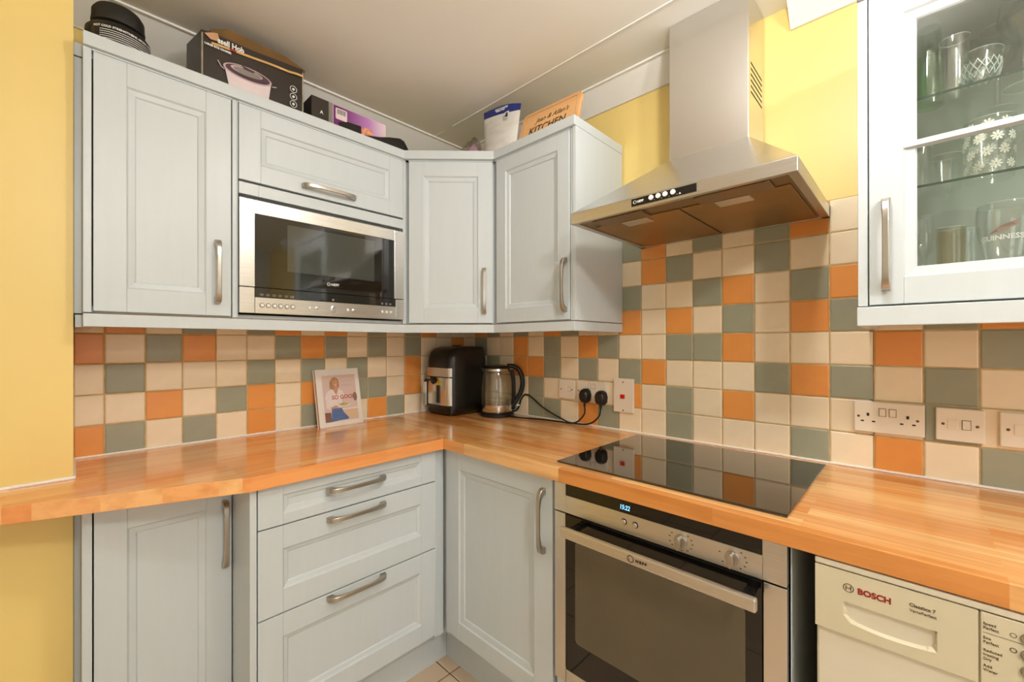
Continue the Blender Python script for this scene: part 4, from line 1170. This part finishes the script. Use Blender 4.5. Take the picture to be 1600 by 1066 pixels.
def K(a_, z_): 
    p = Vector(kc)+rr_*a_; p.z = WT+z_; return p
# spout lip on the left
lip = [K(-0.064, 0.236), K(-0.083, 0.238), K(-0.068, 0.212)]
side = Vector((0.721, 0.693, 0))*0.018
kt.part('spout', MB().add([lip[0]+side, lip[0]-side, lip[1], lip[2]], [(0,2,3),(1,3,2),(0,1,2),(0,3,1)]), 'chrome')
hp = catmull([K(0.050, 0.246), K(0.085, 0.244), K(0.112, 0.222), K(0.126, 0.180), K(0.124, 0.135), K(0.108, 0.095), K(0.086, 0.062), K(0.072, 0.040)], 6)
sp = Vector((0.721, 0.693, 0))
vs = []; fs = []
for i, p in enumerate(hp):
    q = (hp[min(i+1, len(hp)-1)]-hp[max(i-1, 0)]).normalized(); nn_ = q.cross(sp).normalized()
    for k in range(10):
        a_ = 2*PI*k/10
        vs.append(p+nn_*0.0115*math.cos(a_)+sp*0.013*math.sin(a_))
for i in range(len(hp)-1):
    for k in range(10): fs.append((i*10+k, i*10+(k+1) % 10, (i+1)*10+(k+1) % 10, (i+1)*10+k))
fs += [tuple(range(10)), tuple((len(hp)-1)*10+k for k in range(10))]
kt.part('handle', MB().add(vs, fs), 'black', smooth=True, angle=70)
sp2 = [K(0.0735, 0.228), K(0.0815, 0.18), K(0.0835, 0.12), K(0.082, 0.06), K(0.080, 0.03)]
kt.part('spine', MB().tube(catmull(sp2, 4), 0.0095, 8), 'black', smooth=True)
kt.part('switch', MB().tube([K(0.098, 0.050), K(0.112, 0.052)], [0.006, 0.004], 8), 'white_plastic', smooth=True)

# ------------------------------------------------------------------ cookbook leaning on the tiles
cbk = Thing('cookbook', 'white-bordered cookbook titled SO GOOD leaning against the tiles', 'book', (0, 0, 0))
cw, chh, ct = 0.200, 0.250, 0.022
def cbp(name, mb, mat, parent=None, bevel=0.0): return cbk.part(name, mb, mat, parent, bevel)
cov = cbp('cover', MB().box(0, cw, 0, 0.002, 0, chh).box(0, cw, ct-0.002, ct, 0, chh).box(cw-0.002, cw, 0.002, ct-0.002, 0, chh), 'paper', bevel=0.0005)
cbp('pages', MB().box(0.003, cw-0.003, 0.0022, ct-0.0022, 0.003, chh-0.003), 'pages')
a_, b_, c_, d_ = 0.026, 0.180, 0.020, 0.222
cbp('picture', MB().quad(a_, b_, c_, d_, -0.0003), 'pic_bg', cov)
W_, H_ = b_-a_, d_-c_
def poly(name, pts, mat, off):
    vs = [(a_+x*W_, off, c_+y*H_) for x, y in pts]
    cbp(name, MB().add(vs, [tuple(range(len(vs)))]), mat, cov)
def ell(cx_, cy_, rx, ry, n=16, rot=0): return [(cx_+rx*math.cos(2*PI*k/n)*math.cos(rot)-ry*math.sin(2*PI*k/n)*math.sin(rot), cy_+rx*math.cos(2*PI*k/n)*math.sin(rot)+ry*math.sin(2*PI*k/n)*math.cos(rot)) for k in range(n)]
poly('cover_shelf', [(0.0,0.93),(1,0.93),(1,0.95),(0,0.95)], 'pic_tan', -0.0005)
poly('cover_counter', [(0.55,0.03),(0.99,0.03),(0.99,0.235),(0.55,0.235)], 'pic_tan', -0.0005)
poly('cover_counter', [(0.50,0.235),(1.0,0.235),(1.0,0.262),(0.50,0.262)], 'paper', -0.0006)
poly('cover_chair', [(0.0,0.0),(0.18,0.0),(0.18,0.20),(0.0,0.21)], 'pic_brown', -0.0005)
poly('cover_plant', ell(0.95, 0.50, 0.06, 0.10), 'grey_plastic', -0.0005)
poly('cover_hair', [(0.20,0.72),(0.22,0.86),(0.29,0.94),(0.38,0.96),(0.46,0.92),(0.49,0.84),(0.48,0.74),(0.43,0.70),(0.30,0.68)], 'pic_hair', -0.0006)
poly('cover_neck', [(0.31,0.60),(0.44,0.60),(0.45,0.76),(0.33,0.76)], 'pic_skin', -0.0007)
poly('cover_face', ell(0.385, 0.825, 0.072, 0.085), 'pic_skin', -0.0009)
poly('cover_fringe', [(0.27,0.84),(0.30,0.92),(0.38,0.95),(0.44,0.92),(0.385,0.90),(0.34,0.86),(0.315,0.78),(0.285,0.74)], 'pic_hair', -0.0011)
poly('cover_shirt', [(0.06,0.30),(0.05,0.52),(0.10,0.64),(0.28,0.70),(0.38,0.56),(0.46,0.70),(0.58,0.64),(0.62,0.55),(0.54,0.50),(0.52,0.30),(0.18,0.26)], 'pic_shirt', -0.0008)
poly('cover_opening', [(0.38,0.56),(0.325,0.685),(0.45,0.695)], 'pic_skin', -0.0010)
poly('cover_jeans', [(0.17,0.0),(0.21,0.28),(0.50,0.28),(0.56,0.18),(0.70,0.05),(0.66,0.02),(0.45,0.02)], 'pic_jeans', -0.0009)
poly('cover_arm', [(0.16,0.30),(0.34,0.345),(0.42,0.31),(0.40,0.285),(0.20,0.275)], 'pic_skin', -0.0010)
poly('cover_plate', ell(0.58, 0.335, 0.20, 0.026), 'paper', -0.0011)
poly('cover_food', ell(0.58, 0.355, 0.16, 0.030), 'pic_green', -0.0013)
poly('cover_eye', ell(0.36, 0.835, 0.009, 0.006, 8), 'dark_print', -0.0012)
poly('cover_eye', ell(0.412, 0.835, 0.009, 0.006, 8), 'dark_print', -0.0012)
poly('cover_mouth', ell(0.388, 0.785, 0.022, 0.008, 8), 'paper', -0.0012)
cbk.text('SO GOOD', 0.0245, a_+0.24*W_, -0.0014, c_+0.475*H_, 'pic_text', parent=cov, bold=0.0006, sx=0.98, thick=0.0001)
for k, z_ in enumerate((0.86, 0.775, 0.755)):
    poly('cover_line', [(0.56, z_), (0.90, z_), (0.90, z_+0.006), (0.56, z_+0.006)], 'pot_pink', -0.0006)
# place: left-bottom front corner at (-0.845,-0.085), leaning back
cbk.o.location = (-0.848, -0.0820, WT+0.0005)
cbk.o.rotation_euler = (math.radians(-11.5), 0, math.radians(4.5))

# ------------------------------------------------------------------ things on top of the wall cabinets
ZK = ZT_+0.0008
pt = Thing('black_tub', 'round black plastic tub with a lid and white label print, top left on the cabinet', 'tub', (-1.476, -0.240, ZK))
pc = (-1.476, -0.240, ZK)
pt.part('body', MB().lathe([(0.066, 0.0), (0.069, 0.01), (0.070, 0.080), (0.069, 0.100), (0.060, 0.112), (0.052, 0.117)], 40, pc), 'black', smooth=True)
pt.part('lid', MB().lathe([(0.052, 0.1172), (0.0575, 0.120), (0.0580, 0.130), (0.0565, 0.138), (0.0560, 0.158), (0.049, 0.170), (0.0, 0.173)], 40, pc), 'black_matt', smooth=True)
wrap_text(pt, 'HOT COLD STRENGTHENS, MICRO, DEFROST', 0.0078, pc[0], pc[1], 0.0707, ZK+0.086, -PI/2+0.30, 'white_print', bold=0.0003)
lm = MB()
for k in range(6):
    z_ = ZK+0.079-k*0.0058
    n_ = 18
    for i in range(n_):
        a0 = -PI/2-0.62+1.85*i/n_; a1 = -PI/2-0.62+1.85*(i+1)/n_
        lm.add([(pc[0]+0.0707*math.cos(a), pc[1]+0.0707*math.sin(a), z) for a, z in ((a0, z_), (a1, z_), (a1, z_+0.0017), (a0, z_+0.0017))], [(0,1,2,3)])
pt.part('label_lines', lm, 'white_print')

bx = Thing('rice_cooker_box', 'tattered black rice cooker carton with an open torn top on the cabinet', 'box', (-1.145, -0.17, ZK))
BX0, BX1, BF, BB, BT = -1.292, -0.995, -0.300, -0.045, 2.238
# sagging front face with torn top edge
n_ = 10
mbx = MB()
tops = [0.004, 0.010, 0.004, 0.0, -0.003, -0.004, -0.002, 0.0, 0.002, 0.004, 0.006]
fro = [(BX0+(BX1-BX0)*k/n_, BF-0.004*math.sin(PI*k/n_)) for k in range(n_+1)]
vs = [(x, y, ZK) for x, y in fro]+[(x, y, BT+0.0012*k-0.004+tops[k]*0.6) for k, (x, y) in enumerate(fro)]
fs = [(i, i+1, n_+2+i, n_+1+i) for i in range(n_)]
mbx.add(vs, fs)
mbx.add([(BX0, BF, ZK), (BX0, BF, BT), (BX0-0.018, (BF+BB)/2, BT+0.006), (BX0-0.012, (BF+BB)/2, ZK), (BX0, BB, BT-0.02), (BX0, BB, ZK)], [(0,3,2,1), (3,5,4,2)])
mbx.add([(BX1, BF, ZK), (BX1, BF, BT+0.016), (BX1+0.006, (BF+BB)/2, BT+0.012), (BX1+0.004, (BF+BB)/2, ZK), (BX1, BB, BT), (BX1, BB, ZK)], [(0,1,2,3), (3,2,4,5)])
mbx.add([(BX0, BB, ZK), (BX1, BB, ZK), (BX1, BB, BT), (BX0, BB, BT)], [(0,1,2,3)])
mbx.add([(BX0, BF, ZK), (BX1, BF, ZK), (BX1, BB, ZK), (BX0, BB, ZK)], [(0,3,2,1)])
bo = bx.part('carton', mbx, 'box_black')
sol = bo.modifiers.new('solid', 'SOLIDIFY'); sol.thickness = 0.002
fl = MB()
flp = [(0.04, 0.004), (0.09, 0.022), (0.22, 0.042), (0.38, 0.043), (0.50, 0.042), (0.56, 0.039), (0.62, 0.042), (0.80, 0.040), (0.92, 0.030), (1.03, 0.020)]
vs = []
for t_, hh_ in flp:
    x = BX0+(BX1-BX0)*t_
    vs += [(x, BF+0.020, BT+0.006*t_-0.006), (x+0.004, BF+0.012, BT+hh_), ]
fs = [(i*2, i*2+2, i*2+3, i*2+1) for i in range(len(flp)-1)]
fl.add(vs, fs)
fo = bx.part('flap', fl, 'carton_in'); sol = fo.modifiers.new('solid', 'SOLIDIFY'); sol.thickness = 0.002
tpf = MB().add([(BX0, BF+0.01, BT-0.003), (BX1, BF+0.01, BT+0.012), (BX1, BB, BT), (BX0, BB, BT-0.01)], [(0,1,2,3)])
bx.part('inner_flap', tpf, 'carton_in')
bx.part('torn_edge', MB().prism([(BX0+0.006, BT-0.012), (BX0+0.022, BT-0.024), (BX0+0.046, BT-0.020), (BX0+0.040, BT+0.004), (BX0+0.024, BT-0.002)], 'v', BF-0.0065, BF-0.0055), 'cardboard', parent=bo)
bx.part('worn_edge', MB().box(BX0-0.001, BX0+0.003, BF-0.0015, BF+0.002, ZK, BT-0.01).box(BX1-0.003, BX1+0.001, BF-0.0015, BF+0.002, ZK, BT), 'box_edge', parent=bo)
FV = BF-0.0062
bx.text('ssell Hob', 0.0240, BX0+0.040, FV, 2.2135, 'white_print', parent=bo, bold=0.0008, sx=0.80)
bx.text('LARGE RICE COOKER', 0.0085, BX0+0.006, FV, 2.1935, 'white_print', parent=bo, bold=0.0004, sx=0.85)
tape = []
for k in range(13):
    t_ = k/12; x = BX0+0.024+(BX1-BX0-0.026)*t_
    z_ = 2.204+0.017*min(1, t_*1.6)**0.8-0.004*math.sin(PI*t_*0.95)+(0.003 if t_ > 0.9 else 0)
    tape.append((x, z_))
tp = MB()
for i in range(12):
    (x0, z0), (x1, z1) = tape[i], tape[i+1]
    tp.add([(x0, FV-0.0004, z0-0.004), (x1, FV-0.0004, z1-0.004), (x1, FV-0.0004, z1+0.0035), (x0, FV-0.0004, z0+0.0035)], [(0,1,2,3)])
bx.part('tape', tp, 'gold_print', parent=bo)
bx.part('red_mark', MB().quad(BX0+0.072, BX0+0.090, 2.2045, 2.2115, FV-0.0008), 'red_print', parent=bo)
# printed cooker
pcx, pz = -1.168, 2.150
def pell(cx_, cz_, rx, rz, off, mat, name, a0=0, a1=2*PI, n=24):
    vs = [(cx_+rx*math.cos(a0+(a1-a0)*k/n), FV-off, cz_+rz*math.sin(a0+(a1-a0)*k/n)) for k in range(n)]
    bx.part(name, MB().add(vs, [tuple(range(n))]), mat, parent=bo)
bx.part('printed_pot', MB().add([(pcx-0.066, FV-0.0002, pz), (pcx-0.050, FV-0.0002, ZK+0.03), (pcx+0.056, FV-0.0002, ZK+0.02), (pcx+0.068, FV-0.0002, pz)], [(0,1,2,3)]), 'pot_white', parent=bo)
pell(pcx, pz, 0.070, 0.023, 0.0004, 'pot_pink', 'printed_rim')
pell(pcx, pz+0.001, 0.064, 0.019, 0.0006, 'pot_plum', 'printed_lid')
pell(pcx-0.004, pz+0.006, 0.046, 0.012, 0.0008, 'pot_pink', 'printed_shine')
pell(pcx-0.002, pz+0.005, 0.040, 0.0105, 0.0010, 'silver_card', 'printed_shine')
bx.part('printed_knob', MB().prism([(pcx-0.020, pz+0.022), (pcx+0.020, pz+0.018), (pcx+0.014, pz+0.011), (pcx-0.012, pz+0.012)], 'v', FV-0.0014, FV-0.001), 'pot_plum', parent=bo)
bx.part('printed_handle', MB().tube([(pcx-0.084, FV-0.0008, pz+0.008), (pcx-0.075, FV-0.0008, pz-0.008), (pcx-0.066, FV-0.0008, pz-0.012)], 0.002, 5).tube([(pcx+0.070, FV-0.0008, pz-0.010), (pcx+0.084, FV-0.0008, pz-0.006)], 0.002, 5), 'pot_pink', parent=bo)
for z_ in (2.163, 2.137, 2.111):
    u_ = BX1-0.034
    bx.part('icon', MB().tube([(u_+0.0110*math.cos(a), FV, z_+0.0110*math.sin(a)) for a in [2*PI*k/18 for k in range(18)]], 0.0011, 4, closed=True).disc_v(u_, z_, 0.0045, FV-0.0003, FV+0.001, 8), 'white_print', parent=bo)

pb = Thing('purple_box', 'low black and purple printed carton on top of the microwave cabinet', 'box', (-0.815, -0.2, ZK))
Q0, Q1, QF, QT = -0.962, -0.662, -0.292, 2.178
pbo = pb.part('carton', MB().box(Q0, Q1, QF, -0.09, ZK, QT), 'pot_white', bevel=0.0015)
pb.part('black_end', MB().box(Q0-0.0006, Q0+0.062, QF-0.0006, -0.0894, ZK, QT+0.0006), 'box_black', parent=pbo)
pb.part('silver_band', MB().quad(Q0+0.062, Q0+0.078, ZK, QT, QF-0.0008), 'silver_card', parent=pbo)
pg_ = mesh_obj('purple_print', MB().quad(0, 0.215, 0, QT-ZK-0.004, 0), 'purple')
pg_.location = Vector((Q0+0.080, QF-0.0006, ZK+0.002))-pb.base; pg_.parent = pbo
pg_.matrix_parent_inverse = Matrix.Identity(4)
pb.part('barcode_sticker', MB().prism(rrect(Q0+0.088, Q0+0.133, QT-0.052, QT-0.010, 0.005), 'v', QF-0.0012, QF-0.0008), 'pot_white', parent=pbo)
bc = MB()
for k in range(11): bc.box(Q0+0.094+k*0.0031, Q0+0.0955+k*0.0031, QF-0.0016, QF-0.0013, QT-0.032, QT-0.014)
pb.part('barcode', bc, 'dark_print', parent=pbo)
pb.text('A', 0.016, Q0+0.030, QF-0.0014, ZK+0.082, 'white_print', parent=pbo, bold=0.0005)
pb.part('printed_food', MB().prism(rrect(Q0+0.192, Q0+0.240, ZK+0.03, ZK+0.092, 0.010), 'v', QF-0.0012, QF-0.0008), 'pink_food', parent=pbo)
pb.part('printed_machine', MB().prism([(Q0+0.10, ZK+0.02), (Q0+0.10, ZK+0.075), (Q0+0.135, ZK+0.088), (Q0+0.19, ZK+0.092), (Q0+0.192, ZK+0.02)], 'v', QF-0.0010, QF-0.0008), 'black', parent=pbo)

cl = MB()
prof_pts = [(-0.85, 0.030), (-0.80, 0.045), (-0.74, 0.058), (-0.70, 0.068), (-0.66, 0.082), (-0.63, 0.088), (-0.608, 0.094), (-0.588, 0.090), (-0.576, 0.070), (-0.566, 0.056)]
vs = []
for i, (x, h_) in enumerate(prof_pts):
    for y, f_ in ((-0.322, 0.0), (-0.321, 0.75), (-0.312, 1.0), (-0.300, 0.9), (-0.296, 0.0)):
        vs.append((x, y+0.002*math.sin(i*2.1), ZK+h_*f_))
fs = [(i*5+k, i*5+k+1, (i+1)*5+k+1, (i+1)*5+k) for i in range(len(prof_pts)-1) for k in range(4)] + [(0,1,2,3,4), tuple(len(vs)-5+k for k in range(5))]
solo('black_pouch', MB().add(vs, fs), 'black_matt', 'crumpled black cloth pouch lying in front of the purple carton', 'pouch', (-0.69, -0.28, ZK), smooth=True, angle=60)

kb = Thing('round_jar', 'top of a small round black jar just showing over the corner cabinet cornice', 'jar', (-0.455, -0.352, ZK))
kb.part('body', MB().lathe([(0.012, 0), (0.013, 0.04), (0.009, 0.058)], 18, (-0.455, -0.352, ZK)), 'black', smooth=True)
kb.part('cap', MB().lathe([(0.0095, 0.0582), (0.009, 0.063), (0.004, 0.0665), (0.0, 0.067)], 18, (-0.455, -0.352, ZK)), 'black_matt', smooth=True)

# clear bag with pink contents
def blob(cx_, cy_, z0, rx, ry, h, seed, nu=22, nv=10, amp=0.14):
    rnd = random.Random(seed); ph = [rnd.uniform(0, 6.28) for _ in range(8)]
    vs = []
    for j in range(nv+1):
        t_ = j/nv
        for i in range(nu):
            a_ = 2*PI*i/nu
            rad = (math.sin(PI*(0.12+0.80*t_)))**0.5
            rad *= 1+amp*math.sin(3*a_+ph[0]+4*t_)+amp*0.6*math.sin(7*a_+ph[1]-6*t_)
            zz = z0+h*t_*(1+0.16*math.sin(2*a_+ph[2]) if t_ > 0.5 else 1)
            vs.append((cx_+rx*rad*math.cos(a_), cy_+ry*rad*math.sin(a_), zz))
    fs = [(j*nu+i, j*nu+(i+1) % nu, (j+1)*nu+(i+1) % nu, (j+1)*nu+i) for j in range(nv) for i in range(nu)]
    fs += [tuple(range(nu)), tuple(nv*nu+i for i in range(nu))]
    return MB().add(vs, fs)
bg = Thing('plastic_bag', 'crumpled clear plastic bag with pink contents on the corner cabinet', 'bag', (-0.345, -0.415, ZK))
bg.part('film', blob(-0.312, -0.438, ZK, 0.060, 0.048, 0.132, 5), 'bag', smooth=True, angle=80)
bg.part('contents', blob(-0.302, -0.446, ZK, 0.042, 0.032, 0.108, 9), 'pink_cloth', smooth=True, angle=80)

# stand-up pouch  (R frame)
po = Thing('stand_up_pouch', 'white stand-up food pouch with a blue top band beside the wooden board', 'pouch', (0.60, -0.25, ZK), 'R')
vs = []; fs = []; NU, NV = 14, 16
PU0, PU1, PH = 0.508, 0.690, 0.266
def pouch_pt(i, j, sgn):
    s_ = i/NU; t_ = j/NV
    u = PU0+(PU1-PU0)*s_ + (-0.030*t_ if s_ < 0.5 else 0.016*t_)*(abs(s_-0.5)*2)
    th_ = 0.030*(1-t_)**0.7*math.sin(PI*s_)**0.5 if 0 < s_ < 1 else 0
    wr_ = 0.0042*math.sin(9*t_*PI+5*s_)*math.sin(PI*s_)*(1 if t_ < 0.8 else 0.3)
    lean = -0.302+0.022*t_
    return (u, lean+sgn*(-th_)-wr_ , ZK+0.0005+PH*t_+0.012*math.sin(PI*s_)*(t_ > 0.9)-0.044*s_*t_)
for sgn in (1, -1):
    for j in range(NV+1):
        for i in range(NU+1): vs.append(pouch_pt(i, j, sgn))
off = (NV+1)*(NU+1)
mbp = MB()
mbp.v = vs
for s_ in (0, 1):
    for j in range(NV):
        for i in range(NU):
            q = s_*off+j*(NU+1)+i
            mbp.f.append((q, q+1, q+NU+2, q+NU+1)); mbp.mi.append(1 if j >= NV-2 else 0)
for i in range(NU): mbp.f.append((i, i+1, off+i+1, off+i)); mbp.mi.append(0)
pbody = po.part('bag', mbp, ['pouch_white', 'pouch_blue'], smooth=True, angle=80)
def pface(u, z):  # approx front surface v at given u,z
    t_ = (z-ZK)/PH; s_ = min(0.98, max(0.02, (u-PU0+0.030*t_)/((PU1-PU0)+0.06*t_)))
    return -0.302+0.022*t_-0.030*max(0, 1-t_)**0.7*math.sin(PI*s_)**0.5-0.0045
for tx, sz, u_, z_ in (('BULK POWDERS', 0.0105, 0.565, ZK+0.2365), ('PERFECT PREP', 0.0085, 0.572, ZK+0.2275)):
    po.text(tx, sz, u_, pface(u_+0.03, z_)-0.0005, z_, 'white_print', parent=pbody, bold=0.0003, tilt=-0.12)
em = MB().prism([(0.633, ZK+0.176), (0.657, ZK+0.176), (0.657, ZK+0.202), (0.633, ZK+0.202)], 'v', pface(0.645, ZK+0.19)-0.002, pface(0.645, ZK+0.19)-0.001)
po.part('emblem_panel', em, 'white_print', parent=pbody)
em = MB().box(0.640, 0.651, pface(0.645, ZK+0.19)-0.003, pface(0.645, ZK+0.19)-0.002, ZK+0.180, ZK+0.197).box(0.635, 0.638, pface(0.645, ZK+0.19)-0.003, pface(0.645, ZK+0.19)-0.002, ZK+0.183, ZK+0.190)
em.box(0.648, 0.662, pface(0.645, ZK+0.19)-0.003, pface(0.645, ZK+0.19)-0.002, ZK+0.206, ZK+0.209)
po.part('emblem', em, 'pouch_print', parent=pbody)

# chopping board with engraved text
cbd = Thing('chopping_board', 'bamboo chopping board engraved KITCHEN leaning on its edge on the cabinet', 'board', (0, 0, 0), 'R')
BL, BH = 0.286, 0.176
bdm = MB().prism(rrect(0, BL, 0, BH, 0.022), 'v', 0, 0.015)
bo_ = cbd.part('board', bdm, 'bamboo', bevel=0.003)
gv = [(x, -0.0002, z) for x, z in rrect(0.016, BL-0.016, 0.016, BH-0.016, 0.014)]
cbd.part('juice_groove', MB().tube(gv, 0.0016, 5, closed=True), 'cardboard', parent=bo_)
cbd.text('KITCHEN', 0.044, 0.050, -0.0006, 0.063, 'dark_print', parent=bo_, bold=0.0002, sx=0.96, shear=0.1)
cbd.text('Jean & Allan\'s', 0.030, 0.078, -0.0006, 0.110, 'brown_print', parent=bo_, shear=0.45, sx=0.95)
cbd.part('engraved_line', MB().box(0.080, 0.235, -0.0006, 0, 0.042, 0.0435), 'brown_print', parent=bo_)
a = ROT['R']
cbd.o.location = Matrix.Rotation(a, 4, 'Z') @ Vector((0.712, -0.320, ZK+0.001))
cbd.o.rotation_euler = Matrix.Rotation(a, 3, 'Z').to_euler()
cbd.o.rotation_euler = (Matrix.Rotation(a+math.radians(2), 3, 'Z') @ Matrix.Rotation(math.radians(-17), 3, 'X')).to_euler()

# ------------------------------------------------------------------ ceiling lamps (front one read from its shadows, rear one added as fill)
def ceiling_lamp(label, x, y, r, group=None):
    T = Thing('ceiling_lamp', label, 'lamp', (x, y, CEIL-0.06))
    T.part('base', MB().lathe([(r*0.9, 0.045), (r, 0.05), (r, 0.0598)], 32, (x, y, CEIL-0.06)), 'lamp_body', smooth=True)
    T.part('diffuser', MB().lathe([(0.0, 0.002), (r*0.5, 0.006), (r*0.82, 0.022), (r*0.88, 0.045)], 32, (x, y, CEIL-0.06)), 'lamp_glow', smooth=True)
ceiling_lamp('round white ceiling lamp over the hob side of the kitchen', -0.86, -1.76, 0.09)
ceiling_lamp('larger round white ceiling lamp added as fill near the back of the kitchen', -1.45, -2.75, 0.17)
